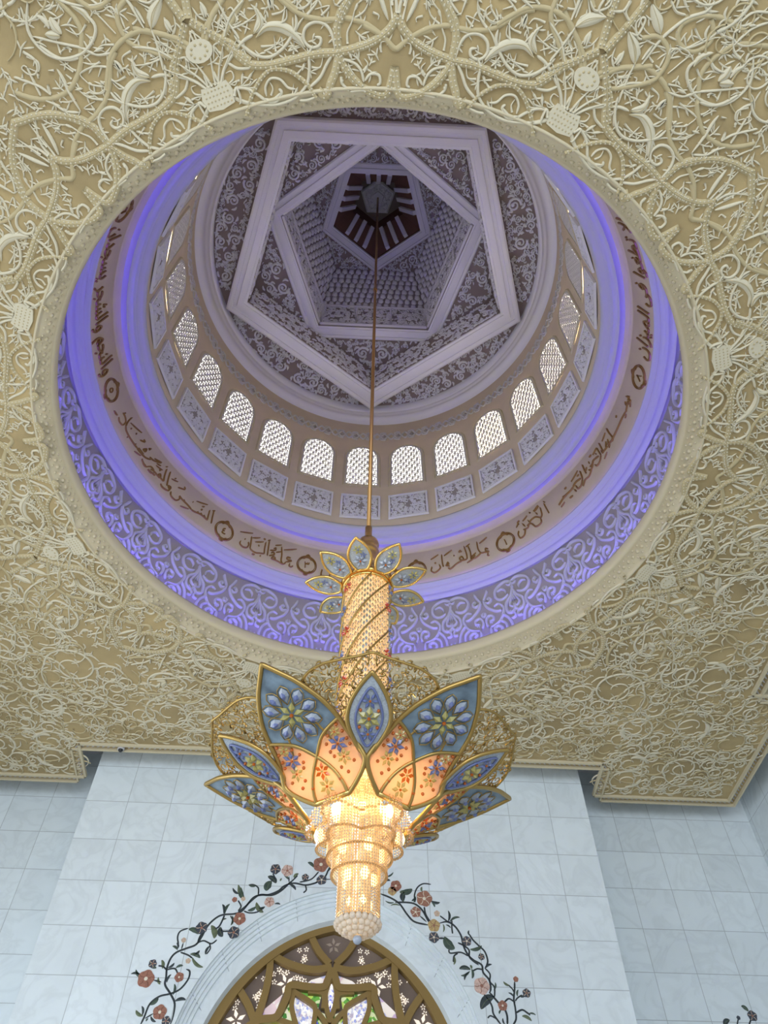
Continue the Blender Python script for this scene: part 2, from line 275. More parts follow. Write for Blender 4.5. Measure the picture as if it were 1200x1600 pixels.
# ---- traced strokes: ceiling half-sector (degrees*100, R*1000), lettering (degrees*100, z*1e4), frieze, wall inlay (x*1e4, z*1e4), window bars
CE=[["R",1.0,-1,1096,86,1038,314,1043,474,1062,603,1091,670,1123,675,1170,609,1205,499,1233],["R",1.0,644,1185,523,1224,400,1251,238,1275,88,1290,-14,1302],["R",1.0,1934,1183,1825,1151,1747,1133,1649,1125,1467,1120,1205,1122,939,1126,685,1125,414,1134,273,1144],["R",1.0,453,1133,252,1146,82,1170,-4,1200],["R",1.0,1731,1138,1841,1162,1992,1198,2120,1226,2223,1250],["R",1.0,905,1053,939,1043,891,1038,841,1048,807,1063,736,1086,677,1120],["R",1.0,2149,1316,2224,1256],["R",1.0,2149,1316,2101,1380],["R",0.55,1990,1032,1912,1053,1789,1078,1654,1099,1503,1111,1319,1102,1193,1084,1094,1063,1019,1036],["R",0.7,2308,1246,2447,1214,2589,1189,2683,1171],["P",1.0,1411,1266,1285,1252,1188,1230,1056,1207,874,1193,655,1189],["P",1.0,585,1192,398,1183,254,1168,110,1149,1,1132,-164,1157,-390,1178],["P",1.0,1120,1313,1041,1292,920,1275,757,1264,581,1269,437,1286,334,1308,253,1338],["P",1.0,1039,1294,1201,1329,1238,1355,1227,1380,1171,1421,1041,1448,897,1472],["P",1.0,1693,1404,1686,1368,1593,1352,1441,1358,1369,1387,1396,1409,1499,1426],["P",1.0,1699,1383,1624,1410,1487,1434,1310,1449,1133,1455],["P",1.0,2237,1181,2109,1223,1901,1256,1748,1275,1542,1277,1343,1265,1196,1239,1077,1215],["P",1.0,2804,1286,2654,1262,2503,1240,2339,1196,2296,1179],["P",1.0,1958,1315,1824,1337,1679,1331,1598,1313,1579,1285,1596,1265,1702,1239,1940,1199],["V",1.0,2697,1049,2552,1061,2403,1086,2321,1122,2310,1144],["V",1.0,2227,1127,2123,1089,1976,1062,1780,1047,1538,1037,1285,1044,1116,1066,1051,1096,1027,1126,964,1144],["V",1.0,2176,1107,2075,1135,1933,1157,1746,1179,1612,1186],["V",1.0,1819,1196,1766,1173,1655,1148,1497,1136,1335,1145,1213,1163,1121,1185,1106,1208],["V",1.0,716,1132,732,1160,796,1181,914,1188,1027,1178,1062,1156,994,1140,892,1142,869,1155,933,1160],["V",1.0,1079,1060,933,1077,837,1101,753,1121],["V",0.8,1242,1036,1137,1034,1027,1038],["V",1.0,2086,1089,1950,1092,1818,1079,1662,1048,1547,1044,1456,1059,1479,1069],["V",0.8,1656,1060,1637,1079,1548,1093,1434,1087,1357,1067,1267,1061],["V",0.9,630,1111,487,1101,409,1084,383,1063],["V",0.9,368,1065,293,1079,192,1077,173,1061,212,1056],["V",0.8,560,1043,426,1045,307,1044],["V",0.9,577,1045,662,1061,664,1076],["V",0.9,1987,1148,1897,1131,1749,1125],["T",1.0,2023,1092,1898,1097,1714,1118],["T",1.0,1561,1160,1397,1157,1254,1165],["T",1.0,1406,1144,1385,1175],["T",1.0,1536,1149,1376,1158,1312,1171],["T",1.0,1253,1140,1108,1144],["T",1.0,1207,1132,1175,1156],["T",1.0,1205,1091,1077,1110],["T",1.0,1211,1108,1080,1100],["T",1.0,1020,1100,914,1098,865,1119],["T",1.0,1264,1196,1205,1224,1207,1233],["T",1.0,1377,1228,1314,1249],["T",1.0,2121,1104,1992,1114,1984,1130,2054,1130],["T",1.0,2070,1110,2002,1101,1948,1109],["T",1.0,2688,1092,2497,1094,2351,1074],["T",1.0,2319,1075,2353,1105,2426,1134],["T",1.0,2287,1076,2230,1109,2252,1121],["T",1.0,2351,1074,2439,1087,2441,1111],["T",1.0,2581,1107,2493,1107,2409,1102],["T",1.0,2712,1100,2670,1093,2546,1096],["T",1.0,1892,1113,1814,1106,1763,1100],["T",1.0,1321,1050,1275,1073],["T",1.0,1595,1059,1552,1072,1569,1087],["T",1.0,386,1086,328,1099,373,1111],["T",1.0,563,1141,558,1163,501,1184,451,1214,412,1219],["T",1.0,463,1191,356,1205,298,1232],["T",1.0,678,1218,619,1213],["V",0.8,649,1217,536,1238,495,1263,449,1281],["V",0.8,537,1281,499,1309,411,1341,365,1358],["V",0.8,440,1295,485,1322,537,1352],["T",1.2,610,1378,648,1354,620,1338,558,1332,499,1341,486,1357,521,1359,537,1352],["V",1.0,1039,1298,915,1311,835,1332,784,1366],["T",1.0,1243,1250,1119,1267,947,1273,951,1251],["T",1.0,1069,1225,972,1242,961,1249],["T",1.2,1103,1223,1034,1216,957,1223,926,1237,970,1248],["T",1.0,908,1231,976,1220,1071,1219],["T",1.2,980,1204,851,1228,812,1260],["T",1.0,829,1199,732,1216,891,1212],["T",1.2,1155,1173,1070,1192,989,1205],["T",1.0,1280,1196,1210,1203,1192,1221],["T",1.0,55,1191,101,1238],["T",1.6,10,1202,48,1236,201,1271],["T",1.2,64,1216,117,1276],["T",1.2,110,1236,-10,1253],["T",1.0,928,1282,900,1293,889,1310],["T",1.0,830,1276,811,1291],["T",1.0,1025,1318,1006,1327,929,1329,904,1325],["T",1.0,353,1287,333,1296,278,1298],["T",1.0,569,1255,565,1261,599,1263],["T",1.0,272,1201,207,1196,212,1188],["T",1.0,171,1124,173,1143,119,1146],["T",1.0,538,1284,587,1300],["T",1.0,285,1284,251,1309,216,1328],["T",1.0,161,1298,200,1317],["T",1.0,236,1299,185,1292],["T",1.0,405,1275,372,1277],["T",1.0,443,1331,382,1334,324,1327],["T",1.0,657,1352,600,1345],["T",1.0,740,1311,692,1319],["T",1.0,547,1322,575,1328],["T",1.0,421,1345,458,1350],["V",1.0,1804,1276,1787,1333,1729,1378,1682,1401,1584,1429,1577,1454],["V",1.0,959,1438,790,1400,777,1353,880,1318,1089,1301,1288,1310,1374,1333,1310,1375],["V",0.8,1386,1267,1222,1281,1131,1308,993,1337,791,1385],["V",0.8,2087,1312,2011,1317,2027,1347,2069,1346,2051,1328],["V",0.8,2380,1326,2266,1338,2256,1362],["V",0.8,2723,1186,2659,1231,2627,1268],["V",0.8,2902,1256,2704,1231,2569,1199],["V",0.8,2668,1283,2679,1319],["V",0.8,2612,1325,2513,1312,2414,1330,2416,1345],["V",0.8,1920,1404,1816,1394,1722,1400],["V",0.8,1267,1461,1231,1489,1115,1511],["V",0.8,1171,1421,1142,1466,1058,1500],["T",1.0,1597,1347,1459,1351,1480,1321,1514,1294],["T",1.0,1574,1393,1437,1385,1358,1406,1246,1426],["T",1.0,1509,1356,1430,1394],["T",1.0,1301,1340,1178,1333,1100,1356],["T",1.0,1438,1278,1328,1290,1240,1290],["T",1.0,1629,1326,1601,1342,1520,1342,1447,1348],["T",1.0,1716,1292,1795,1299,1720,1317],["T",1.0,2264,1203,2263,1232,2157,1201,2207,1179],["T",1.0,1955,1224,1826,1243],["T",1.0,1818,1209,1642,1213,1475,1227],["T",1.0,1721,1212,1625,1197],["T",1.0,1562,1251,1443,1250,1406,1236],["T",1.0,2771,1221,2746,1246,2701,1246],["T",1.0,2596,1216,2512,1236],["T",1.0,2612,1238,2512,1212],["T",1.0,2502,1193,2415,1188,2433,1170,2461,1155],["T",1.0,1124,1407,1043,1413,1039,1428],["T",1.0,1212,1445,1290,1465,1355,1458],["T",1.0,1206,1267,1069,1270,931,1273],["T",1.0,899,1284,852,1308],["T",1.0,1195,1259,1092,1246],["T",1.0,606,1367,661,1345,600,1331,544,1348],["T",1.0,908,1328,961,1352],["T",1.0,997,1317,1010,1324,965,1332],["T",1.0,1358,1215,1245,1217,1177,1227],["T",1.0,1961,1390,1950,1400],["T",1.0,1837,1399,1744,1416],["T",1.0,855,1440,790,1425,724,1434],["T",1.0,2547,1302,2629,1324],["L",0.0112,1584,1180,1453,1194,1308,1190,1200,1177,1119,1160,1056,1141],["L",0.0073,1597,1188,1508,1200,1488,1216,1508,1232],["L",0.0039,1142,1096,1091,1112],["L",0.0039,539,1230,549,1245],["L",0.0052,1691,1057,1591,1047,1454,1061],["L",0.0039,1307,1048,1226,1065],["L",0.0043,1921,1097,1853,1121],["L",0.0043,1352,1228,1350,1251],["L",0.0039,521,1110,549,1125],["L",0.0043,384,1081,324,1099],["L",0.0039,662,1061,655,1072],["L",0.0035,1842,1101,1733,1116],["L",0.0035,1207,1147,1148,1134],["L",0.0052,100,1187,170,1219,232,1257],["L",0.0043,678,1218,710,1257,757,1289,775,1310],["L",0.0031,1367,1223,1366,1240,1348,1254],["L",0.0028,1096,1227,1084,1238],["L",0.0028,467,1204,423,1220],["L",0.0028,342,1219,298,1232],["L",0.0025,981,1240,951,1251],["L",0.0028,869,1247,785,1256],["L",0.0028,539,1288,583,1301],["L",0.0028,556,1323,584,1330],["L",0.0028,177,1125,182,1141],["L",0.0126,1824,1343,1925,1360,2059,1378],["L",0.0115,1869,1268,1979,1292,2103,1310],["L",0.0115,2627,1268,2543,1293,2382,1312],["L",0.0073,1344,1338,1345,1360,1276,1384],["L",0.0105,1038,1353,1026,1374,1049,1391],["L",0.0094,1018,1352,960,1362,902,1373],["L",0.0063,971,1375,981,1392,951,1409],["L",0.0063,1598,1191,1500,1214,1526,1240],["L",0.0047,1342,1227,1342,1241,1349,1254],["L",0.0047,2063,1245,2053,1263,2040,1273],["L",0.0047,2458,1245,2468,1259,2452,1277],["L",0.0047,1331,1285,1211,1290],["L",0.0042,1634,1321,1659,1338],["L",0.0042,1191,1466,1132,1477],["L",0.0042,1253,1437,1235,1449],["L",0.0042,2472,1167,2453,1177],["L",0.0042,2097,1178,2063,1190],["L",0.0042,1285,1423,1207,1428]]
CAL={"q_a":[[1.0,5159,27595,5169,27252,5184,26943],[1.0,5025,27552,5001,27139,4931,27000],[1.0,5006,27663,4837,27540],[0.8,4997,27718,4823,27576],[1.0,4938,27030,4819,27241,4678,27236,4623,27151],[1.1,4931,27000,4903,26761,4743,26749,4648,27076,4530,27074],[0.9,4601,27139,4529,26957,4402,27002],[1.0,4460,27007,4389,26705,4269,26659,4232,26898,4280,27074],[0.8,4329,27490,4243,27317],[0.9,4384,27582,4319,27543,4335,27404],[0.8,4624,27591,4459,27446],[0.8,4599,27343,4613,27204],[1.2,4703,27688,4729,27611],[1.0,4862,27463,4891,27299],[0.8,5164,27713,5205,27607],[1.0,4477,27104,4426,27368]],"q_b":[[1.0,3124,27600,3116,27180,3175,26901,3275,26852],[1.1,3376,26952,3315,27045,3299,26907,3376,26799,3239,26846],[0.9,3352,26745,3320,26622,3368,26579],[0.8,3419,27612,3179,27436],[1.0,3175,26901,3055,26772,2964,26732,2918,26805,3014,26882],[0.8,3044,27009,2889,26865],[1.0,2983,26755,2762,26620],[1.0,2868,27572,2900,27162,2879,26760],[0.8,2929,27641,2811,27537],[1.0,2764,27611,2791,27128,2782,26832],[1.0,2782,26832,2645,26853,2588,27005,2663,27068,2697,26855],[0.8,2688,27356,2602,27377,2661,27451],[1.0,2642,26817,2500,26761,2350,26592,2280,26558],[1.1,2454,27282,2468,27235],[0.8,2426,27607,2201,27394],[1.0,2235,26882,2275,26972,2284,26855,2214,26819,2309,26727],[1.0,2138,27504,2129,27090,2143,26782],[0.8,2054,27549,1835,27347],[1.0,2037,26987,2057,26753,1911,26563,1819,26715,1847,26927],[1.2,1923,27080,1966,27113],[1.0,2315,26575,2253,26649]],"y_a":[[1.1,-1866,27026,-1953,27030,-1949,26907,-1838,26887,-1967,26737],[1.0,-1865,26713,-1868,26586,-1821,26543,-1773,26629],[1.0,-2160,27487,-2111,27075,-2093,26710,-2036,26564],[1.0,-1967,26737,-2034,26553,-2154,26602,-2242,26628,-2358,26629],[1.0,-2358,26629,-2318,26787,-2252,26715,-2328,26622],[0.8,-2087,27361,-1760,27626],[0.8,-2333,27446,-2171,27595],[0.8,-2277,27074,-2145,27209],[1.0,-2354,27235,-2303,27310,-2303,27181,-2438,27069],[1.0,-2394,26947,-2344,27020,-2304,26925,-2429,26747],[1.0,-2511,27554,-2492,27151,-2469,26713],[0.8,-2556,27548,-2489,27620],[1.0,-2593,27417,-2582,27039,-2560,26742],[0.8,-2869,27169,-2654,27374],[0.8,-2966,27318,-2764,27518],[0.8,-3321,27314,-2987,27572],[1.3,-2678,27554,-2616,27546],[1.0,-2560,26742,-2670,26686,-2764,26618,-2868,26625,-2946,26694],[1.3,-2662,26555,-2626,26550],[1.3,-2866,26457,-2790,26485],[1.0,-2995,27373,-2964,27028,-2946,26694],[1.0,-3039,26983,-3006,26857,-3037,26664,-3132,26597,-3227,26685,-3233,26859],[1.2,-3153,27075,-3126,27053],[0.8,-2768,27092,-2730,27032]],"s_a":[[1.0,-4158,27552,-4132,27184,-4098,26832],[0.8,-4199,27507,-4130,27579],[1.0,-4267,27428,-4244,27089,-4226,26850],[1.0,-4226,26850,-4334,26890,-4467,26888,-4614,26794,-4711,26771],[1.0,-4298,26877,-4356,26990],[1.0,-4400,26890,-4454,26977],[1.0,-4492,26851,-4546,26935],[1.3,-4494,27152,-4445,27160],[0.8,-4683,27363,-4375,27609],[0.8,-4498,27316,-4429,27388],[1.2,-4765,27194,-4744,27181],[1.0,-4711,26771,-4833,26841,-5053,26872,-5140,26924],[1.0,-4943,26859,-4998,26934],[1.0,-5140,26924,-5102,26786,-5184,26570,-5331,26574,-5384,26752],[0.8,-5008,26509,-4778,26696],[0.9,-5281,27224,-5096,27423,-5141,27518],[1.1,-5438,26928,-5517,26879,-5453,26794,-5431,26906,-5468,26660,-5626,26561,-5721,26615],[0.8,-5536,27305,-5349,27451],[1.0,-5470,27469,-5427,27518],[1.0,-5652,27541,-5608,27162,-5553,26810],[0.8,-5833,27533,-5778,27613],[1.0,-5773,27477,-5733,27122,-5679,26840],[1.0,-5679,26840,-5798,26845,-5881,26852,-5849,26990,-5794,26889],[1.3,-5931,27107,-5885,27153],[0.8,-6060,27118,-5853,27235],[1.0,-5803,26800,-5986,26806,-6062,26786,-6122,26725],[1.0,-5943,26684,-6048,26637,-6190,26575],[0.9,-6039,26836,-6160,26824,-6273,26569,-6382,26573],[1.0,-6280,26589,-6363,26580,-6450,26632],[1.2,-6458,26651,-6439,26658],[0.9,-6321,27121,-6175,27194,-5981,27476,-6194,27299],[0.8,-6079,27224,-5947,27326],[1.0,-6247,27104,-6403,26890,-6594,26807,-6725,26785],[1.3,-6495,26896,-6626,26878,-6692,26867],[1.0,-6482,27077,-6567,27060,-6508,27242,-6482,27077],[0.8,-6731,26545,-6527,26707],[0.9,-6435,27341,-6416,27462,-6470,27371],[1.0,-6725,26785,-6856,26757,-7042,26729,-7209,26746,-7289,26838],[1.0,-6807,26806,-6812,26868],[1.2,-7098,26620,-7073,26631],[1.3,-7163,27070,-7133,27094],[1.3,-6972,27189,-6946,27219],[0.9,-6782,27214,-6648,27397,-6712,27431],[1.0,-7312,27459,-7324,27138,-7289,26838],[0.8,-7255,27214,-6859,27526],[1.0,-7575,27064,-7460,27074,-7360,26958,-7378,26705,-7503,26626,-7584,26708],[1.2,-7543,27157,-7514,27178],[1.3,-7785,26590,-7642,26657],[0.8,-6190,26575,-6070,26588,-6002,26736]],"b_a":[[1.4,8618,27348,8669,27123,8630,27182],[1.4,8509,27277,8469,27147,8545,27035,8621,26956,8600,27180],[1.2,8580,27118,8443,27038,8343,26967],[1.0,8621,26956,8515,26815],[0.8,8310,26881,8218,26849],[1.2,8357,26987,8152,27040,7966,27026,7697,26988,7571,26970],[1.2,8089,27468,8033,27413],[1.1,7655,27665,7636,27385,7634,26980,7558,26944],[0.9,7557,27591,7349,27474],[1.1,7571,26970,7491,27002,7423,27058],[1.0,7509,27244,7425,26939],[1.0,7437,27253,7340,27036],[1.0,7491,27002,7409,26865],[1.1,7399,27005,7269,27039,7189,27062,7199,27210],[1.0,7253,27593,7234,27294,7219,27048],[1.0,7127,27551,7122,27279,7119,27060],[0.9,7127,27551,6940,27476],[0.8,7306,26836,7140,26732],[1.1,7119,27060,7021,26900,6891,26864,6849,27014],[1.2,7063,27135,6957,27212,6869,27244,6806,27164,6707,27160],[0.9,7009,27431,7033,27318],[1.2,6823,27571,6909,27574],[1.0,6815,27143,6722,27019,6627,27113],[1.1,6722,27019,6570,26855,6427,26883,6300,26715],[0.8,6749,27457,6733,27323],[1.1,6556,27649,6537,27358,6530,27102],[1.0,6634,27317,6533,27204],[1.1,6414,27504,6398,27264,6374,27044],[1.1,6374,27044,6265,26837,6151,26848,6135,27088],[1.3,6347,27152,6204,27221,6108,27193,6060,27127],[0.8,6373,27617,6077,27439],[1.0,6275,27404,6353,27411],[1.3,6060,27127,5936,27093,5771,27105,5682,27131],[1.2,6049,26989,6080,26800],[1.2,5823,27406,5899,27425],[1.3,5841,26798,5949,26784],[1.2,5818,27073,5673,27043,5506,26915],[0.9,5688,26836,5541,26730]]}
FZ=[[0,1.0,30,24656,116,24198,301,23832,425,23770],[1,0.0105,266,24110,373,24200,473,23925,456,23565,332,23156,134,22986],[0,0.9,77,23036,33,23380,88,23676,200,23628,201,23397,126,23352],[0,1.0,125,22952,116,22638,197,22398,321,22476,371,22780,287,22960,207,22832,269,22670],[0,1.0,437,23498,547,23205,601,22835,615,22316],[0,0.9,364,23172,472,22942,482,22448],[0,1.1,774,24942,688,24386,553,24024,550,23553,659,23400,750,23583,768,23823],[0,0.8,768,24663,675,24140,634,23883,679,23727,758,23673],[0,0.8,610,23523,717,23280,703,23092,622,23058],[0,1.0,779,25194,594,25392,387,25156,323,24810,383,24477,499,24368,639,24515],[1,0.007,387,24908,496,24998,582,24824,579,24608],[0,1.0,36,24660,110,24988,155,25236],[0,0.9,77,24534,160,24454,219,24626,167,24765,128,24630],[0,0.9,615,22316,684,22454,709,22629],[1,0.0049,-58,22365,27,22364],[1,0.007,756,24354,779,24005],[1,0.0049,626,25156,697,25064,773,25160],[0,0.7,-15,23932,-27,23748,30,23727,54,23890]]
GARL={"L":[[[1.0,-114,15760,-614,15727,-911,15577,-1287,15487,-1752,15549,-2121,15421,-2328,15223,-2687,15059,-3060,15032,-3394,14737,-3642,14398,-3918,14280,-4351,14231,-4618,14079,-4856,13787,-4999,13400,-5158,13121,-5483,12977,-5805,12834,-5970,12630,-6035,12302,-5996,11982,-5973,11730,-5701,11426,-5500,11126,-5474,10709,-5520,10474],[1.0,-1874,15623,-2181,15266,-2535,15049,-2985,15034,-3271,14927,-3521,14585,-3783,14357],[0.9,-407,16147,-543,15824,-911,15577],[0.8,-791,16054,-1076,15728,-1527,15596],[0.8,-1287,15487,-1233,15296,-1337,15178],[0.8,-1628,15867,-1836,15624,-1977,15503],[0.7,-1970,15816,-1947,15582],[0.7,-2636,15912,-2541,15757,-2638,15598],[0.8,-3097,15031,-3135,15311,-3341,15435,-3528,15414],[0.8,-3851,14797,-3706,14579,-3789,14393],[0.9,-4278,14233,-4393,13836,-4549,13691],[0.8,-2845,14532,-3048,14379,-3337,14334,-3568,14400],[0.7,-4053,14204,-3937,14028,-3965,13884],[0.8,-4033,13636,-4249,13630,-4405,13695],[0.8,-4921,13750,-5070,13398,-5101,13191],[0.8,-5561,13696,-5825,13584,-5887,13374,-5793,13103],[0.8,-5165,13155,-4901,13265,-4599,13171,-4410,13313],[0.7,-4676,13203,-4603,13001,-4707,12797],[0.7,-5631,13176,-5652,12939],[0.8,-5665,12838,-5365,12746,-5205,12651],[0.8,-6013,12205,-6180,12330,-6360,12358],[0.8,-6020,12237,-5753,12277,-5615,12119],[0.9,-5336,12268,-5196,12194,-5198,11939,-5404,11619,-5707,11457,-6089,11355,-6363,11106,-6458,10686,-6529,10451],[0.8,-6130,11820,-6416,11876],[0.7,-6161,10823,-6418,10658]],[[-717,16354,329,"r"],[-2056,16051,248,"p"],[-2542,16098,216,"n"],[-2630,14776,201,"p"],[-3686,14107,241,"r"],[-5061,13725,230,"n"],[-3831,13593,230,"n"],[-1313,15798,146,"n"],[-652,15718,208,"w"],[-6698,11913,306,"r"],[-5959,10864,244,"r"],[-5533,11994,171,"r"],[-5680,10599,157,"n"],[-6582,12417,152,"n"],[-5636,13265,92,"c"],[-5324,12549,97,"c"],[-3989,14822,104,"r"],[-3659,14863,89,"c"]],[[-2638,15598,-2796,15207,275],[-2814,15788,-2453,15526,199],[-3817,15312,-3622,14864,181],[-3946,15415,-3910,15080,106],[-4137,15279,-3854,15060,90],[-3201,15409,-3530,15429,76],[-4321,14268,-4434,14630,102],[-4284,14269,-4149,14654,102],[-3134,14745,-2810,14372,164],[-2779,14593,-3028,14512,104],[-3424,14426,-3134,14582,118],[-2420,14708,-2194,14693,67],[-5125,13500,-5532,13662,171],[-4718,13827,-4525,13358,202],[-4362,13781,-4216,13436,202],[-3980,14206,-3981,13848,80],[-4622,13102,-4739,12783,85],[-5302,12781,-4912,12659,126],[-5212,12684,-4741,12349,112],[-4978,12924,-5190,12751,98],[-5787,12915,-6006,13043,84],[-5878,13169,-5785,12969,71],[-6709,12512,-6410,12279,124],[-6288,12556,-6199,12265,111],[-6001,12302,-5809,12470,83],[-5723,12297,-5470,12381,83],[-6894,12009,-7271,12063,82],[-6847,11960,-7130,12208,95],[-6269,11975,-6146,11744,82],[-5936,11806,-5834,12082,75],[-5631,11416,-5655,11769,87],[-5519,11217,-5141,11268,107],[-6393,11093,-6110,11306,119],[-6502,10733,-6791,10904,105],[-6538,10743,-6626,11039,79],[-6363,10571,-6306,10661,59],[-6239,10733,-6021,10568,79],[-2167,15849,-1997,15697,85],[-1597,15947,-1773,15767,108],[-1939,15504,-1650,15275,99],[-998,16223,-1264,16424,125],[-418,16066,-220,16298,93],[-4181,14092,-4351,14015,58],[-2294,15609,-2246,15728,61]]],"R":[[[1.0,1709,15239,2126,15086,2478,14862,2765,14467,3049,14192,3596,14085],[1.0,2302,14915,2716,14928,3070,14881,3357,14657,3575,14264,3686,14155],[0.9,3451,14776,3497,14489,3660,14210],[0.8,3261,14425,3514,14206],[0.8,3761,15678,3459,15699,3211,15539,3081,15235,3102,14940],[1.0,4007,14164,4331,14230,4611,14070,4817,13744,4877,13419,4944,13206,5068,12997,5251,12845,5517,12696,5546,12439,5742,12190,5763,11891,5692,11742],[0.8,4052,14449,4276,14285,4388,14204],[0.8,4511,14292,4491,14011,4504,13790],[1.0,3946,13609,4176,13616],[0.9,4681,13467,4901,13365,5087,13210,5091,12945,5405,12693],[0.8,4321,13215,4368,13084,4767,13121,5039,12996],[0.8,4651,13091,4502,12982,4458,12771],[0.9,5140,13808,5265,13592,5473,13381,5680,13173,5759,12858,5680,12648],[0.8,5161,12480,5336,12562,5529,12541],[0.8,5619,12595,5792,12394,5764,12141,5907,11944,5866,11599],[0.9,5473,11736,5665,11497,5751,11307,5778,11070,6006,10748],[1.0,5697,11791,5985,11457,6178,11269,6255,11034,6229,10753],[0.7,5550,10947,5665,11020,5868,10931],[0.8,6203,11462,6382,11587,6536,11518,6611,11472],[0.9,6679,12164,6645,11913,6570,11568,6584,11279,6565,10947,6432,10757],[0.7,6892,11722,6713,11620,6618,11520],[0.7,6441,12033,6562,11911,6604,11813],[0.9,6591,11136,6821,11237,6996,11146,7093,11077]],[[2339,15571,229,"r"],[2187,15355,180,"y"],[3464,15099,323,"R"],[3107,14563,212,"R"],[3798,14074,244,"y"],[3775,13632,207,"w"],[5029,13531,184,"w"],[5444,11983,298,"p"],[6135,11354,174,"r"],[3940,14531,118,"c"],[6735,12241,100,"r"],[7066,11785,154,"n"],[5535,12984,125,"n"]],[[2486,15335,2993,15472,216],[2628,14955,2677,15329,202],[3042,14938,3080,15205,89],[3386,15376,3393,15569,78],[3729,15019,4083,14971,107],[3755,14961,3865,14777,71],[4360,14231,4389,14660,88],[4419,14233,4836,14416,82],[4143,13834,4151,14141,58],[4265,14116,4443,13998,52],[4179,13670,4550,13248,299],[5135,13753,5151,13930,64],[5129,13238,5588,13385,126],[4502,12982,4463,12678,73],[5082,12529,4665,12544,145],[5049,12477,4702,12315,78],[5019,12451,4827,12157,78],[5123,12556,5109,12225,90],[5123,12556,5079,12684,78],[5616,12569,5903,12732,79],[5867,11844,5955,12120,60],[5339,11225,5856,11648,280],[6064,11219,5983,11084,59],[6494,12019,6263,12153,78],[6604,11617,6397,11784,60],[6720,11669,6779,11892,66],[6826,11647,7041,11799,77],[7047,11123,7293,11081,54],[7118,10889,6792,11037,107],[6140,10760,6096,10960,59],[1888,15923,2242,16133,67],[1900,15770,2118,15777,85],[1918,14962,2255,14914,59],[2124,14793,2477,14792,59],[2955,14994,3078,15116,71]]],"K":[[[0.8,16223,11751,16331,11945,16504,12142],[0.7,15744,11740,15859,11962,15928,12074],[0.8,15266,11730,15358,11895]],[[16540,12199,194,"n"],[15951,12119,77,"n"]],[[16446,12354,16222,12540,143],[15274,11839,15569,12038,166]]]}
WBAR=[[1.1,-31,12517,-723,12399,-1560,12568,-2271,12875],[1.0,-120,12622,-565,13079,-954,13754],[1.0,-2325,12912,-2296,12335,-2358,11591,-2538,10792],[1.0,-3363,11748,-2976,11288,-2721,10871,-2548,10463],[1.1,-5,12487,-160,12051,-293,11833,-841,11819,-1488,11847,-1570,11465,-1762,11034,-1932,10806,-2467,10725,-2894,10455],[0.8,23,12282,-188,11718,-109,11073,91,10742],[0.8,-1351,11674,-723,11342,-531,11119,-580,10507],[0.8,-1351,11674,-1375,11184,-1106,10495],[0.8,-831,11702,-279,11628,-249,11154],[0.8,-531,11119,-210,10790,-76,10518],[0.8,-1932,10806,-1371,10660,-1131,10597],[0.8,-1487,11832,-1351,11674]]
# ------------------------------------------------------------------ the hall's shell
YP, YW, XW = 3.02 * S, 3.278 * S, 1.97 * S
YB = -16.0; HC = 2.06; TOP = Z(2.30)
def slab(name, a, b, m, label, cat):
    k = MB(); k.box(a, b); return structure(k.build(name, m, smooth=False), label, cat)
slab('floor', (-XW - .3, YB, -0.3), (XW + .3, YW + .3, 0), M_FLOOR, 'pale polished marble floor of the prayer hall', 'floor')
slab('wall_far', (-XW - .3, YW, 0), (XW + .3, YW + .3, TOP), M_WALL, 'recessed pale marble tile wall behind the arched pilaster', 'wall')
slab('wall_right', (XW, YB, 0), (XW + .3, YW, TOP), M_WALLS, 'pale marble tile side wall at the right', 'wall')
slab('wall_left', (-XW - .3, YB, 0), (-XW, YW, TOP), M_WALLS, 'pale marble tile side wall at the left', 'wall')
def upper_slab():                            # roof slab over the hall with a hole for the dome
    k = MB(); n = 96; V = []
    hx0, hx1, hy0, hy1 = -XW - .3, XW + .3, YB, YW + .3
    for i in range(n):
        a = 2 * PI * i / n; dx, dy = math.sin(a), math.cos(a); x0, y0, _ = P(math.degrees(a), 1.16, 0)
        t = min([((hx1 if dx > 0 else hx0) - CX) / dx if abs(dx) > 1e-6 else 1e9, ((hy1 if dy > 0 else hy0) - CY) / dy if abs(dy) > 1e-6 else 1e9])
        V += [(x0, y0, TOP), (CX + dx * t, CY + dy * t, TOP)]
    k.add(V, [(2 * i, 2 * i + 1, (2 * i + 3) % (2 * n), (2 * i + 2) % (2 * n)) for i in range(n)])
    return k.build('ceiling_upper', M_WHITE)
structure(upper_slab(), 'plain upper roof slab hidden above the carved ceiling', 'ceiling')
